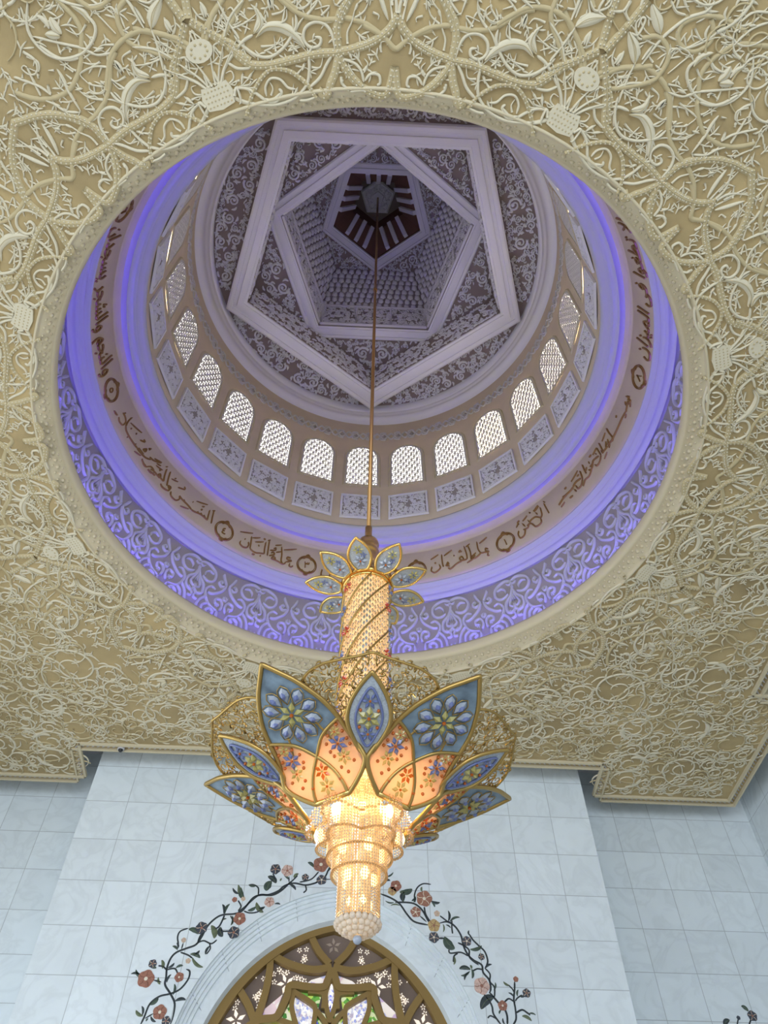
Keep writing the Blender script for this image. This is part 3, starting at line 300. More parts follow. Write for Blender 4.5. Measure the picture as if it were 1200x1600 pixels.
# pilaster with its pointed arch opening
XA = -0.0035 * S
def arch_pts(e, zc, r, n=40, zb=0.35):      # pointed two-centre arch in (x, z), open at the foot; from left foot to right foot
    a1 = math.acos(e / r); out = []
    L = []
    for i in range(n + 1):
        a = a1 * i / n; L.append((-e + r * math.cos(a), zc + r * math.sin(a)))
    pts = [(-L[0][0], zb)] + [(-x, z) for x, z in L] + [(x, z) for x, z in L[::-1][1:]] + [(L[0][0], zb)]
    return [(XA + S * x, EYE + S * z) for x, z in pts]
def arch_mix(t):                             # 0 = outer edge of the stone moulding, 1 = outer edge of the bronze frame
    return (.092 + (.1145 - .092) * t, .898 + (.8475 - .898) * t, .644 + (.5866 - .644) * t)
def pilaster():
    A = arch_pts(*arch_mix(0)); x0, x1 = -0.3635 * YP, 0.3612 * YP; k = MB()
    zb = A[0][1]
    outer = []
    for (x, z) in A:                         # radial partner on the rectangle
        outer.append(None)
    V = []; F = []
    n = len(A)
    poly = [(x0, 0), (x1, 0), (x1, TOP), (x0, TOP)]
    hole = A
    tri = tessellate_polygon([[Vector((x, z, 0)) for x, z in poly], [Vector((x, z, 0)) for x, z in hole]])
    pts = poly + hole
    V = [(x, YP, z) for x, z in pts]; k.add(V, [tuple(t) for t in tri])
    k.add([(x0, YP, 0), (x0, YW, 0), (x0, YW, TOP), (x0, YP, TOP)], [(0, 1, 2, 3)]); k.add([(x1, YP, 0), (x1, YW, 0), (x1, YW, TOP), (x1, YP, TOP)], [(3, 2, 1, 0)])
    return k.build('wall_pilaster', M_WALLP, smooth=False)
structure(pilaster(), 'pale marble tile pilaster projecting from the far wall around the arched window', 'wall')
def arch_band(k, t0, y0, t1, y1):
    A = arch_pts(*arch_mix(t0)); B = arch_pts(*arch_mix(t1)); n = len(A)
    k.add([(x, y0, z) for x, z in A] + [(x, y1, z) for x, z in B], [(i, i + 1, n + i + 1, n + i) for i in range(n - 1)])
k = MB()                                     # stepped marble moulding of the arch
st = [(0, 0), (0, .05), (.07, .05), (.09, .085), (.19, .085), (.21, .12), (.31, .12), (.33, .155), (.44, .155), (.46, .19), (.60, .19), (.86, .20), (.88, .20), (.965, .34)]
for (a, b), (c, d) in zip(st[:-1], st[1:]): arch_band(k, a, YP + b, c, YP + d)
M_JOINT = mat('grey joint', (.35, .38, .40), .8)
trim = structure(k.build('trim_arch', M_ARCH, smooth=False), 'stepped pale marble moulding framing the pointed window arch', 'moulding')
k = MB()
for dg in range(-80, 81, 16):                # fine joints between the arch stones
    a = math.radians(dg); 
    q = []
    for t, y in ((.02, .05), (.10, .085), (.22, .12), (.34, .155), (.47, .19), (.76, .21)):
        e, zc, r = arch_mix(t); sx = 1 if a >= 0 else -1; b = math.acos(e / r) * (1 - abs(dg) / 90.0)
        q.append(Vector((XA + S * sx * (-e + r * math.cos(b)), YP + y - .004, EYE + S * (zc + r * math.sin(b)))))
    k.tube(q, .006, 4)
k.build('stone_joint', M_JOINT, trim)
# ------------------------------------------------------------------ carved ceiling
def outline(inset=0.0):                      # cross-shaped plan, clockwise
    X1, X0, XS, Y1, Y0 = 1.855 - inset, 1.703 - inset, 1.20 - inset, 3.150 - inset, 2.905 - inset
    cy = 1.3194; YS = 1.09 - inset
    ya = 2 * cy - Y0; yb = 2 * cy - Y1
    return [(-XS, Y0), (XS, Y0), (XS + .012, Y1), (X1, Y1), (X1, cy + YS), (X0, cy + YS), (X0, cy - YS), (X1, cy - YS), (X1, yb), (XS, yb), (XS, ya), (-XS, ya), (-XS, yb), (-X1, yb), (-X1, cy - YS), (-X0, cy - YS), (-X0, cy + YS), (-X1, cy + YS), (-X1, Y1), (-XS - .012, Y1)]
OUT = [(S * x, S * y) for x, y in outline()]
def ceiling():
    k = MB(); n = 128; hole = [P(360 * i / n, 1.05, 0)[:2] for i in range(n)]
    inner = [(S * x, S * y) for x, y in outline(.052)]
    tri = tessellate_polygon([[Vector((x, y, 0)) for x, y in inner], [Vector((x, y, 0)) for x, y in hole]])
    k.add([(x, y, Z(HC)) for x, y in inner + hole], [tuple(t) for t in tri])
    return k.build('ceiling', M_GROUND, smooth=False)
CEIL = structure(ceiling(), 'sand coloured plaster ceiling densely carved with white vines and beaded ribbons', 'ceiling')
def rim():                                   # moulding swept round the ceiling's edge
    prof = [(.052, 0), (.050, -.010), (.039, -.010), (.036, .004), (.010, .004), (.008, -.008), (0, -.008), (0, .10)]
    rings = [[(S * x, S * y, Z(HC + dz)) for x, y in outline(i)] for i, dz in prof]
    k = MB(); n = len(rings[0])
    for j, (a, b) in enumerate(zip(rings[:-1], rings[1:])): k.add(a + b, [(i, (i + 1) % n, n + (i + 1) % n, n + i) for i in range(n)], 1 if j == 3 else 0)
    r = structure(k.build('trim_ceiling_edge', [M_MOLD, M_GROUND], smooth=False), 'cream moulding with a row of carved points round the ceiling edge', 'moulding')
    d = MB(); A = [(S * x, S * y) for x, y in outline(.035)]; B = [(S * x, S * y) for x, y in outline(.011)]
    for i in range(n):
        ax, ay = A[i]; bx, by = A[(i + 1) % n]; cx, cy = B[i]; dx, dy = B[(i + 1) % n]
        L = math.hypot(bx - ax, by - ay); m = max(1, int(L / .11))
        for q in range(m):
            t0, t1, tm = (q + .08) / m, (q + .92) / m, (q + .5) / m
            f = lambda t, c: (ax + (bx - ax) * t, ay + (by - ay) * t) if c == 0 else (cx + (dx - cx) * t, cy + (dy - cy) * t)
            (x0, y0), (x1, y1), (x2, y2) = f(t0, 0), f(t1, 0), f(tm, 1); z = Z(HC + .0032); z2 = Z(HC - .006)
            mx, my = (x0 + x1 + x2) / 3, (y0 + y1 + y2) / 3
            d.add([(x0, y0, z), (x1, y1, z), (x2, y2, z), (mx, my, z2)], [(0, 1, 3), (1, 2, 3), (2, 0, 3)])
    d.build('carved_point_row', M_WHITE, r, smooth=False)
rim()
def ceil_map(sym):
    def f(A):
        th = np.radians(A[:, 0]); R = A[:, 1]
        return np.c_[CX + S * R * np.sin(th), CY + S * R * np.cos(th), Z(HC) - A[:, 2]]
    return f
# one traced half-sector, mirrored and turned sixteen times round the opening (strokes in local metres: x = R*phi)
def ceiling_relief():
    rng = random.Random(5)
    rib, vine = Relief(), Relief()
    base = []
    for c in CE:
        kind, w = c[0], c[1]; q = np.array(c[2:], float).reshape(-1, 2); base.append((kind, w, q[:, 0] / 100.0, q[:, 1] / 1000.0))
    OUTI = [(S * x, S * y) for x, y in outline(.06)]
    def place(kind, w, x, y):
        pts = np.c_[x, y]
        if kind == 'R':
            W = .098 * w
            rib.stroke(pts, W, .024, 'u', 6); rib.stroke(pts, W * .14, .006, 'u', 6, .025)
            q = smooth_line(pts, 6); d = np.diff(q, axis=0); L = np.r_[0, np.cumsum(np.hypot(d[:, 0], d[:, 1]))]
            for sgn in (-1, 1):
                for s_ in np.arange(.04, L[-1], .058):
                    i = min(len(d) - 1, int(np.searchsorted(L, s_)) - 1); t = d[i] / (np.hypot(*d[i]) or 1); u = (s_ - L[i]); p = q[i] + t * u + np.array((-t[1], t[0])) * sgn * W * .22
                    vine.dot(p[0], p[1], .0135, .007, .026, 5)
        elif kind == 'P': rib.stroke(pts, .060 * w, .020, 'u', 5); 
        elif kind == 'V': vine.stroke(pts, .038 * w, .024, 'v', 5)
        elif kind == 'T': vine.stroke(pts, .025 * w, .018, 't', 4)
        elif kind == 'S': vine.stroke(pts, .024, .013, 'l', 3)
        elif kind == 'L':
            vine.stroke(pts, max(.034, w * S * 2.0), .026, 'l', 6)
            if w * S * 2 > .07: rib.stroke(pts, .012, .006, 't', 4, .027)
    spr = random.Random(31)                   # small leafy sprigs filling the ground between the vines
    for _ in range(130):
        ph, R, a, L_ = spr.uniform(0, 22.5), spr.uniform(1.075, 1.50), spr.uniform(0, 6.28), spr.uniform(.10, .22) / S
        kk = 57.3 / R
        def sp(t, o): return ph + kk * (L_ * t * math.cos(a) - o * L_ * math.sin(a)), R + L_ * t * math.sin(a) + o * L_ * math.cos(a)
        for pts in (((0, 0), (.5, .10), (1, 0)), ((.35, .05), (.6, .35), (.75, .55)), ((.5, .05), (.75, -.25), (.95, -.45))):
            q = np.array([sp(*p_) for p_ in pts])
            if q[:, 0].min() > 0 and q[:, 0].max() < 22.5 and q[:, 1].min() > 1.06: base.append(('S', 1, q[:, 0], q[:, 1]))
    for k in range(8):
        for sg in (1, -1):
            for kind, w, ph, R in base:
                th = np.radians(135.0 + 45 * k + sg * ph); x = CX + S * R * np.sin(th); y = CY + S * R * np.cos(th)
                if kind in 'RPVLTS' and not all(inside(OUTI, a, b) for a, b in zip(x, y)):
                    if not any(inside(OUTI, a, b) for a, b in zip(x, y)): continue
                    m = [inside(OUTI, a, b) for a, b in zip(x, y)]
                    x, y = x[m], y[m]
                    if len(x) < 2: continue
                place(kind, w, x, y)
        for sg in (1,):                        # vases, discs and spear leaves on the axes
            th0 = 157.5 + 45 * k; a = math.radians(th0); er = np.array((math.sin(a), math.cos(a))); et = np.array((math.cos(a), -math.sin(a))); c0 = np.array((CX, CY))
            def loc(u, R): return tuple(c0 + er * S * R + et * u)
            vine.plate([loc(-.17, 1.068), loc(0, 1.062), loc(.17, 1.068), loc(.20, 1.095), loc(.16, 1.118), loc(0, 1.112), loc(-.16, 1.118), loc(-.20, 1.095)], .034)
            for u in np.linspace(-.14, .14, 7):
                for R in np.linspace(1.074, 1.107, 4): rib.dot(*loc(u, R), .013, .006, .034, 4)
            for u, R in ((0, 1.19), ):
                vine.plate([loc(.165 * math.cos(b), R + .024 * math.sin(b)) for b in np.linspace(0, 2 * PI, 16, False)], .034)
                for b in range(9): rib.dot(*loc(.1 * math.cos(b * .7), R + .014 * math.sin(b * .7)), .018, .007, .034, 5)
            for u in (-.32, -.2, -.08, .08, .2, .32): vine.stroke([loc(u * .3, 1.115), loc(u * .8, 1.15), loc(u * 1.5, 1.185)], .03, .03, 't', 4)
            for u in (-1, 1): vine.stroke([loc(u * .19, 1.08), loc(u * .25, 1.095), loc(u * .24, 1.066), loc(u * .21, 1.06)], .04, .04, 't', 4)
    # outer field: large traced-style scrolls filling the rest of the cross plan, mirrored about the hall's axes
    rng = random.Random(11); C = []
    full = OUTI; cx0 = 0.0
    def ring(x, y): return math.hypot(x - CX, y - CY) / S
    for _ in range(14000):
        x = rng.uniform(0.0, 1.82) * S; y = CY + rng.uniform(0, 1.82) * S
        if not inside(full, x, y): continue
        R = ring(x, y)
        if R < 1.40: continue
        rad = min(rng.choice((.55, .42, .30, .22, .20)), edge_dist(full, x, y) * .9, (R - 1.30) * S)
        if rad < .13 or x < rad * .3: continue
        if any(math.hypot(x - c[0], y - c[1]) < (rad + c[2]) * .60 for c in C): continue
        C.append((x, y, rad, rng.uniform(0, 6.28), rng.choice((-1, 1)), rng.random()))
    for (x, y, rad, a, hd, kk) in C:
        for mx in (1, -1):
            for my in (1, -1):
                X = lambda px, py: (mx * px, CY + my * (py - CY))
                def arc(r0, r1, a0, a1, n=14): return [X(x + (r0 + (r1 - r0) * t) * math.cos(a0 + (a1 - a0) * t), y + (r0 + (r1 - r0) * t) * math.sin(a0 + (a1 - a0) * t)) for t in np.linspace(0, 1, n)]
                big = rad > .3
                (rib if kk < .4 else vine).stroke(arc(rad, rad * .22, a, a + hd * 9.2, 30), .044 if big else .030, .022, 't', 2)
                (rib if kk > .5 else vine).stroke(arc(rad * 1.0, rad * 1.9, a, a - hd * 1.5, 9), .034, .020, 't', 3)
                for j in range(7 if big else 4):
                    b = a + hd * (j * .9 + .3); f = (1 - .085 * j) * rad
                    p0 = X(x + f * math.cos(b), y + f * math.sin(b)); p1 = X(x + f * 1.22 * math.cos(b + hd * .3), y + f * 1.22 * math.sin(b + hd * .3)); p2 = X(x + f * 1.3 * math.cos(b + hd * .65), y + f * 1.3 * math.sin(b + hd * .65))
                    vine.stroke([p0, p1, p2], .034, .016, 'l', 3)
                    if j % 2: vine.stroke([p0, X(x + f * .75 * math.cos(b + hd * .3), y + f * .75 * math.sin(b + hd * .3))], .026, .016, 'l', 3)
                if big and kk > .5: vine.stroke(arc(rad * .5, rad * .9, a + 2, a + 2 + hd * 1.6, 6), .11, .024, 'l', 4)
    f = lambda A: np.c_[A[:, 0], A[:, 1], Z(HC) - A[:, 2]]
    structure(rib.build('beaded_ribbon_relief', M_RIB, f, CEIL)); structure(vine.build('white_vine_relief', M_VINE, f, CEIL))
ceiling_relief()
# ------------------------------------------------------------------ dome: lip, frieze, cornices, lettered band, drum
def tcap(a, b, n=6, bulge=.006):             # rounded torus between two profile points
    out = []
    for i in range(n + 1):
        t = i / n; nx, nz = -(b[1] - a[1]), (b[0] - a[0]); L = math.hypot(nx, nz) or 1
        k = math.sin(PI * t) * bulge; out.append((a[0] + (b[0] - a[0]) * t + nx / L * k, a[1] + (b[1] - a[1]) * t + nz / L * k))
    return out
lip = structure(lathe('trim_opening_lip', [(1.054, HC)] + tcap((1.054, HC - .004), (1.045, HC - .002), 4, .004) + [(1.040, HC + .004), (1.036, HC + .004), (1.012, HC + .042), (1.009, HC + .040), (1.0, 2.119), (1.0, 2.140), (1.006, 2.155), (1.042, 2.158), (1.042, 2.154), (1.022, 2.150), (1.022, 2.10), (1.122, 2.10)], M_MOLD), 'cream moulding with a row of carved beads around the dome opening', 'moulding')  # unseen rear shelf added to keep violet light off the upper dome
k = MB()
for i in range(240):
    th = 360 * i / 240; k.ball(P(th, 1.0245, HC + .0215), .038, 6); k.ball(P(th + .75, 1.0165, HC + .035), .022, 6); k.ball(P(th + .75, 1.0325, HC + .009), .022, 6)
k.build('bead_row', M_MOLD, lip)
FR = structure(lathe('trim_frieze', [(1.12, 2.10), (1.12, 2.60)], M_FGR), 'grey frieze wall carved with white arabesque hearts above the dome opening', 'frieze')
def frieze_relief():
    r = Relief(); kk = math.radians(1) * 1.12 * S
    for c in FZ:
        L, w = c[0], c[1]; q = np.array(c[2:], float).reshape(-1, 2)
        for k in range(24):
            for sg in (1, -1):
                u = (-1.2 - 15 + 15 * k + sg * q[:, 0] / 100.0) * kk; v = EYE + S * q[:, 1] / 1e4
                if L: r.stroke(np.c_[u, v], w * S * 1.3, .05, 'l', 6)
                else: r.stroke(np.c_[u, v], .064 * w, .05, 'v', 5)
    for k in range(24):
        for j in range(5):
            a = j * 1.2566
            for s_ in (1.5, -1.5): r.dot((-16.2 + 15 * k + s_) * kk + .035 * math.cos(a), Z(2.334) + .035 * math.sin(a), .022, .04, 0, 5)
    def f(A):
        th = A[:, 0] / kk; R = 1.12 * S - A[:, 2]; a = np.radians(th)
        return np.c_[CX + R * np.sin(a), CY + R * np.cos(a), A[:, 1]]
    structure(r.build('arabesque_relief', M_WHITE, f, FR))
frieze_relief()
structure(lathe('trim_lower_cornice', [(1.125, 2.552), (1.108, 2.552), (1.106, 2.547)] + tcap((1.104, 2.553), (1.078, 2.560), 5, -.005) + [(1.076, 2.566)] + tcap((1.074, 2.566), (1.050, 2.582), 5, -.004) + [(1.048, 2.588), (1.041, 2.590), (1.038, 2.594), (1.039, 2.600), (1.042, 2.600), (1.044, 2.580), (1.075, 2.580)], M_WHITE), 'lower white rounded cornice glowing violet beneath the gold lettering', 'cornice')
BAND = structure(lathe('trim_lettered_band', [(1.057, 2.579), (1.0158, 2.791), (1.019, 2.794), (1.019, 2.800), (1.0135, 2.803)] + [(1.0135 - .036 * (t / 6) ** 1.6, 2.803 + .040 * (t / 6)) for t in range(1, 7)] + [(1.0, 2.86)], M_DOME), 'plain beige band carrying the gold lettering', 'band')
structure(lathe('trim_upper_cornice', [(1.0, 2.829), (.976, 2.829), (.974, 2.825)] + tcap((.972, 2.829), (.950, 2.844), 5, -.005) + [(.948, 2.850)] + tcap((.946, 2.850), (.920, 2.872), 5, -.004) + [(.916, 2.880), (.912, 2.884), (.914, 2.895), (.93, 2.897)], M_WHITE), 'upper white rounded cornice glowing violet below the dome windows', 'cornice')
DR = .917
DRUM = structure(lathe('trim_drum', [(.93, 2.88), (DR, 2.885), (DR, 3.87)], M_DOME), 'beige drum wall ringed by arched lattice windows and carved panels', 'drum')
# violet light strips lying hidden on the ledges
t = tag(lathe('light_strip', [(1.053, 2.102), (1.053, 2.108), (1.046, 2.108), (1.046, 2.102)], M_LED, closed=True, n=96), 'violet light strip hidden in the trough behind the beaded dome opening', 'light strip')
t = tag(lathe('light_strip', [(1.053, 2.582), (1.053, 2.589), (1.046, 2.589), (1.046, 2.582)], M_LED2, closed=True, n=96), 'violet light strip lying in the trough on top of the lower cornice', 'light strip')
# chain ornament above the windows
def chain():
    r = Relief(); kk = math.radians(1) * DR * S; zc = Z(3.725); n = 72
    for i in range(n):
        u = 5.0 * i * kk; d = 5.0 * kk
        for s_ in (1, -1):
            r.stroke([(u - d * .5, zc), (u - d * .25, zc + s_ * .15), (u, zc), (u + d * .25, zc - s_ * .15), (u + d * .5, zc)], .055, .03, 'u', 4)
            r.stroke([(u - .02, zc + s_ * .17), (u + .1, zc + s_ * .2), (u + d * .4, zc + s_ * .16)], .05, .025, 'l', 4)
            r.dot(u + d * .25, zc + s_ * .0, .045, .03); r.dot(u, zc + s_ * .12, .03, .03)
    f = lambda A: np.c_[CX + (DR * S - A[:, 2]) * np.sin(A[:, 0] / kk * PI / 180), CY + (DR * S - A[:, 2]) * np.cos(A[:, 0] / kk * PI / 180), A[:, 1]]
    structure(r.build('chain_ornament', M_LATT, f, DRUM))
chain()
# windows and carved panels on the drum
ORD = ['first', 'second', 'third', 'fourth', 'fifth', 'sixth', 'seventh', 'eighth', 'ninth']
WW, WZ0, WZ1 = .47, Z(3.225), Z(3.605)        # half width, sill, crown
def arch_outline(hw, z0, z1, n=10):
    sp = z1 - hw * 1.2; out = [(-hw, z0)]
    for i in range(n + 1):
        a = PI - PI * i / n; out.append((hw * math.cos(a), sp + (z1 - sp) * math.sin(a) ** .95))
    out.append((hw, z0)); return out
def window_proto():
    A = arch_outline(WW, WZ0, WZ1); B = arch_outline(WW - .035, WZ0 + .035, WZ1 - .035); Bk = arch_outline(WW + .03, WZ0 - .03, WZ1 + .03)
    k = MB(); n = len(A)
    V = [(x, 0.0, z) for x, z in Bk] + [(x, -.030, z) for x, z in A] + [(x, -.028, z) for x, z in B] + [(x, .0, z) for x, z in B]
    F = [(q * n + i, q * n + (i + 1) % n, (q + 1) * n + (i + 1) % n, (q + 1) * n + i) for q in range(3) for i in range(n)]
    k.add(V, F); fr = k.build('window', M_MOLD, smooth=False)
    k = MB(); k.add([(x, -.004, z) for x, z in B], [tuple(range(n))]); k.build('pane', M_PANE, fr, smooth=False)
    r = Relief(); rng = random.Random(3); hb = WW - .035
    zs = np.arange(WZ0 + .06, WZ1, .148); i = 0
    for j, z in enumerate(zs):
        for q in range(-3, 4):
            x = q * .148 + (.074 if j % 2 else 0)
            if abs(x) > hb - .04 or not inside(B, x, z): continue
            r.stroke([(x + .062 * math.cos(a), z + .062 * math.sin(a)) for a in np.linspace(0, 2 * PI, 10, False)], .030, .02, 'u', 1, 0, True)
            for a in range(6):
                b = a * PI / 3 + .5; r.stroke([(x + .055 * math.cos(b), z + .055 * math.sin(b)), (x + .1 * math.cos(b + .3), z + .1 * math.sin(b + .3))], .028, .02, 'u', 2)
            r.dot(x, z, .022, .02, 0, 5)
            for a in range(3): r.stroke([(x, z), (x + .06 * math.cos(a * 2.09), z + .06 * math.sin(a * 2.09))], .026, .02, 'u', 1)
    r.stroke(arch_outline(hb - .02, WZ0 + .055, WZ1 - .055), .055, .02, 'u', 0, 0, True)
    r.build('lattice', M_LATT, lambda A: np.c_[A[:, 0], -.006 - A[:, 2] * .6, A[:, 1]], fr)
    return fr
def panel_proto():
    hw, z0, z1 = .50, Z(2.945), Z(3.135); k = MB()
    ring = lambda d, y: [(-hw + d, y, z0 + d), (hw - d, y, z0 + d), (hw - d, y, z1 - d), (-hw + d, y, z1 - d)]
    k.add(ring(0, 0) + ring(.01, -.05) + ring(.05, -.05) + ring(.06, -.012), [(q * 4 + i, q * 4 + (i + 1) % 4, q * 4 + 4 + (i + 1) % 4, q * 4 + 4 + i) for q in range(3) for i in range(4)])
    fr = k.build('carved_panel', M_STAR, smooth=False)
    k = MB(); k.add(ring(.06, -.012), [(0, 1, 2, 3)]); k.build('panel_ground', M_PGR, fr, smooth=False)
    r = Relief(); rng = random.Random(8); d = .075
    scroll_fill(r, [(-hw + d, z0 + d), (hw - d, z0 + d), (hw - d, z1 - d), (-hw + d, z1 - d)], .095, .030, .03, rng, (0, (z0 + z1) / 2, 0, 1))
    r.build('arabesque_relief', M_STAR, lambda A: np.c_[A[:, 0], -.012 - A[:, 2], A[:, 1]], fr)
    return fr
def on_drum(o, th, R):
    a = math.radians(th); o.location = (CX + S * R * math.sin(a), CY + S * R * math.cos(a), 0); o.rotation_euler = (0, 0, -a)
wp0, pp0 = window_proto(), panel_proto(); nwin = 0
for kx in range(-8, 10):
    th = -1.2 + 15 * kx; nwin += 1
    if kx == 0: a, b = 'arched lattice window of the drum directly behind the gold rod', 'carved rectangular panel of the drum directly behind the gold rod'
    else:
        s_ = 'left' if kx < 0 else 'right'; n_ = ORD[abs(kx) - 1]
        a = 'arched lattice window of the drum, %s to the %s of the gold rod' % (n_, s_); b = 'carved rectangular panel under the drum window %s to the %s of the gold rod' % (n_, s_)
    w = wp0 if kx == -8 else copy_tree(wp0); on_drum(w, th, DR - .0085 if False else DR * math.cos(math.radians(5.6)) - .001); w.name = 'window_%d' % nwin
    if 3 <= kx <= 6: sl = [c_ for c_ in w.children if c_.name.startswith('pane')][0].material_slots[0]; sl.link = 'OBJECT'; sl.material = M_PANES
    structure(w, a, 'window')
    p_ = pp0 if kx == -8 else copy_tree(pp0); on_drum(p_, th, DR * math.cos(math.radians(6.0)) - .001); tag(p_, b, 'panel', 'carved panels under the drum windows')
# ------------------------------------------------------------------ star coffers of the dome
A0 = 1.0
def pent_rad(th, R, rot):                     # radius of a pentagon with corner radius R at azimuth th
    d = abs(((th - rot) % 72.0) - 36.0); return R * math.cos(math.radians(36)) / math.cos(math.radians(d))
def polar_fill(name, f0, f1, z, m, parent, n=360):
    V = []; 
    for i in range(n):
        th = A0 + 360.0 * i / n; V += [P(th, f0(th), z), P(th, f1(th), z)]
    return mesh_obj(name, V, [(2 * i, 2 * i + 1, (2 * i + 3) % (2 * n), (2 * i + 2) % (2 * n)) for i in range(n)], m, parent, False)
B1, B2 = A0, A0 + 36
RING = structure(lathe('trim_star_ring', [(DR, 3.86), (.910, 3.885), (.900, 3.892)] + tcap((.898, 3.893), (.872, 3.888), 4, -.006) + tcap((.868, 3.886), (.846, 3.880), 4, -.004) + [(.840, 3.884), (.838, 3.955)], M_STAR), 'white ring moulding around the star coffers at the top of the dome', 'moulding')
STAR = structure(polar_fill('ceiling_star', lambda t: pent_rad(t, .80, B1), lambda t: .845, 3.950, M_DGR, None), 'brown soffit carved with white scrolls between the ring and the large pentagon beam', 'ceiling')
def beam(name, Ro, Ri, z, zup, zin, rot, label):
    w = Ro - Ri
    prof = [(Ro, zup), (Ro, z + .006), (Ro - w * .10, z), (Ro - w * .28, z), (Ro - w * .30, z + .008), (Ro - w * .5, z + .008), (Ro - w * .52, z), (Ro - w * .85, z), (Ro - w * .87, z + .006), (Ri, z + .006), (Ri, zin)]
    return structure(lathe(name, prof, M_STAR, None, sides=5, rot=rot), label, 'beam')
beam('trim_large_pentagon', .828, .708, 3.880, 3.955, 3.90, B1, 'large white pentagon beam of the dome star')
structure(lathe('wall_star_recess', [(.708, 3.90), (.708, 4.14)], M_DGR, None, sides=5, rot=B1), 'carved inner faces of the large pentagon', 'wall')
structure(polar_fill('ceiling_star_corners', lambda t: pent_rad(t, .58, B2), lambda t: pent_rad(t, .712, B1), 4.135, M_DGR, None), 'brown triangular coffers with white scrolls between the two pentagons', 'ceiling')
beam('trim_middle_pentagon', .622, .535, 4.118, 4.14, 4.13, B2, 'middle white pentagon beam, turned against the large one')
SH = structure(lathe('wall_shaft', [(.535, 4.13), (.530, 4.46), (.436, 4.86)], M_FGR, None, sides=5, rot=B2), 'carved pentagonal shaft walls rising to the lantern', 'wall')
structure(polar_fill('ceiling_shaft_corners', lambda t: pent_rad(t, .33, B1), lambda t: pent_rad(t, .440, B2), 4.852, M_DGR, None), 'small triangular scroll coffers around the lantern', 'ceiling')
beam('trim_small_pentagon', .362, .285, 4.842, 4.86, 4.87, B1, 'small white pentagon beam around the lantern')
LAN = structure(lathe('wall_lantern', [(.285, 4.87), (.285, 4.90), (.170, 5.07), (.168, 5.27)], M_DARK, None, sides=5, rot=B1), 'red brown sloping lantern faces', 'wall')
structure(polar_fill('ceiling_lantern', lambda t: .001, lambda t: pent_rad(t, .175, B1), 5.265, M_DGR, None, 90), 'pale crown of the lantern', 'ceiling')
BOSS = structure(lathe('trim_boss', [(.118, 5.27), (.118, 5.235), (.105, 5.225), (.085, 5.225), (.080, 5.235), (.045, 5.235), (.040, 5.225), (.0005, 5.225)], M_STAR, None, sides=5, rot=B2), 'pentagonal boss at the crown of the dome holding the gold rod', 'boss')
def xyz_at(z): return lambda A: np.c_[A[:, 0], A[:, 1], Z(z) - A[:, 2]]
def wall_map(rot, R0, z0, R1, z1, k):          # u along the side, v up its slope, h inward
    a0 = math.radians(rot + 72 * k); a1 = math.radians(rot + 72 * (k + 1)); am = (a0 + a1) / 2; c = math.cos(math.radians(36))
    et = np.array((math.cos(am), -math.sin(am))); er = np.array((math.sin(am), math.cos(am)))
    def f(A):
        t = A[:, 1]; ap = S * c * (R0 + (R1 - R0) * t) - A[:, 2]
        return np.c_[CX + er[0] * ap + et[0] * A[:, 0], CY + er[1] * ap + et[1] * A[:, 0], Z(z0) + S * (z1 - z0) * t]
    return f
def cat_relief(): return Relief()
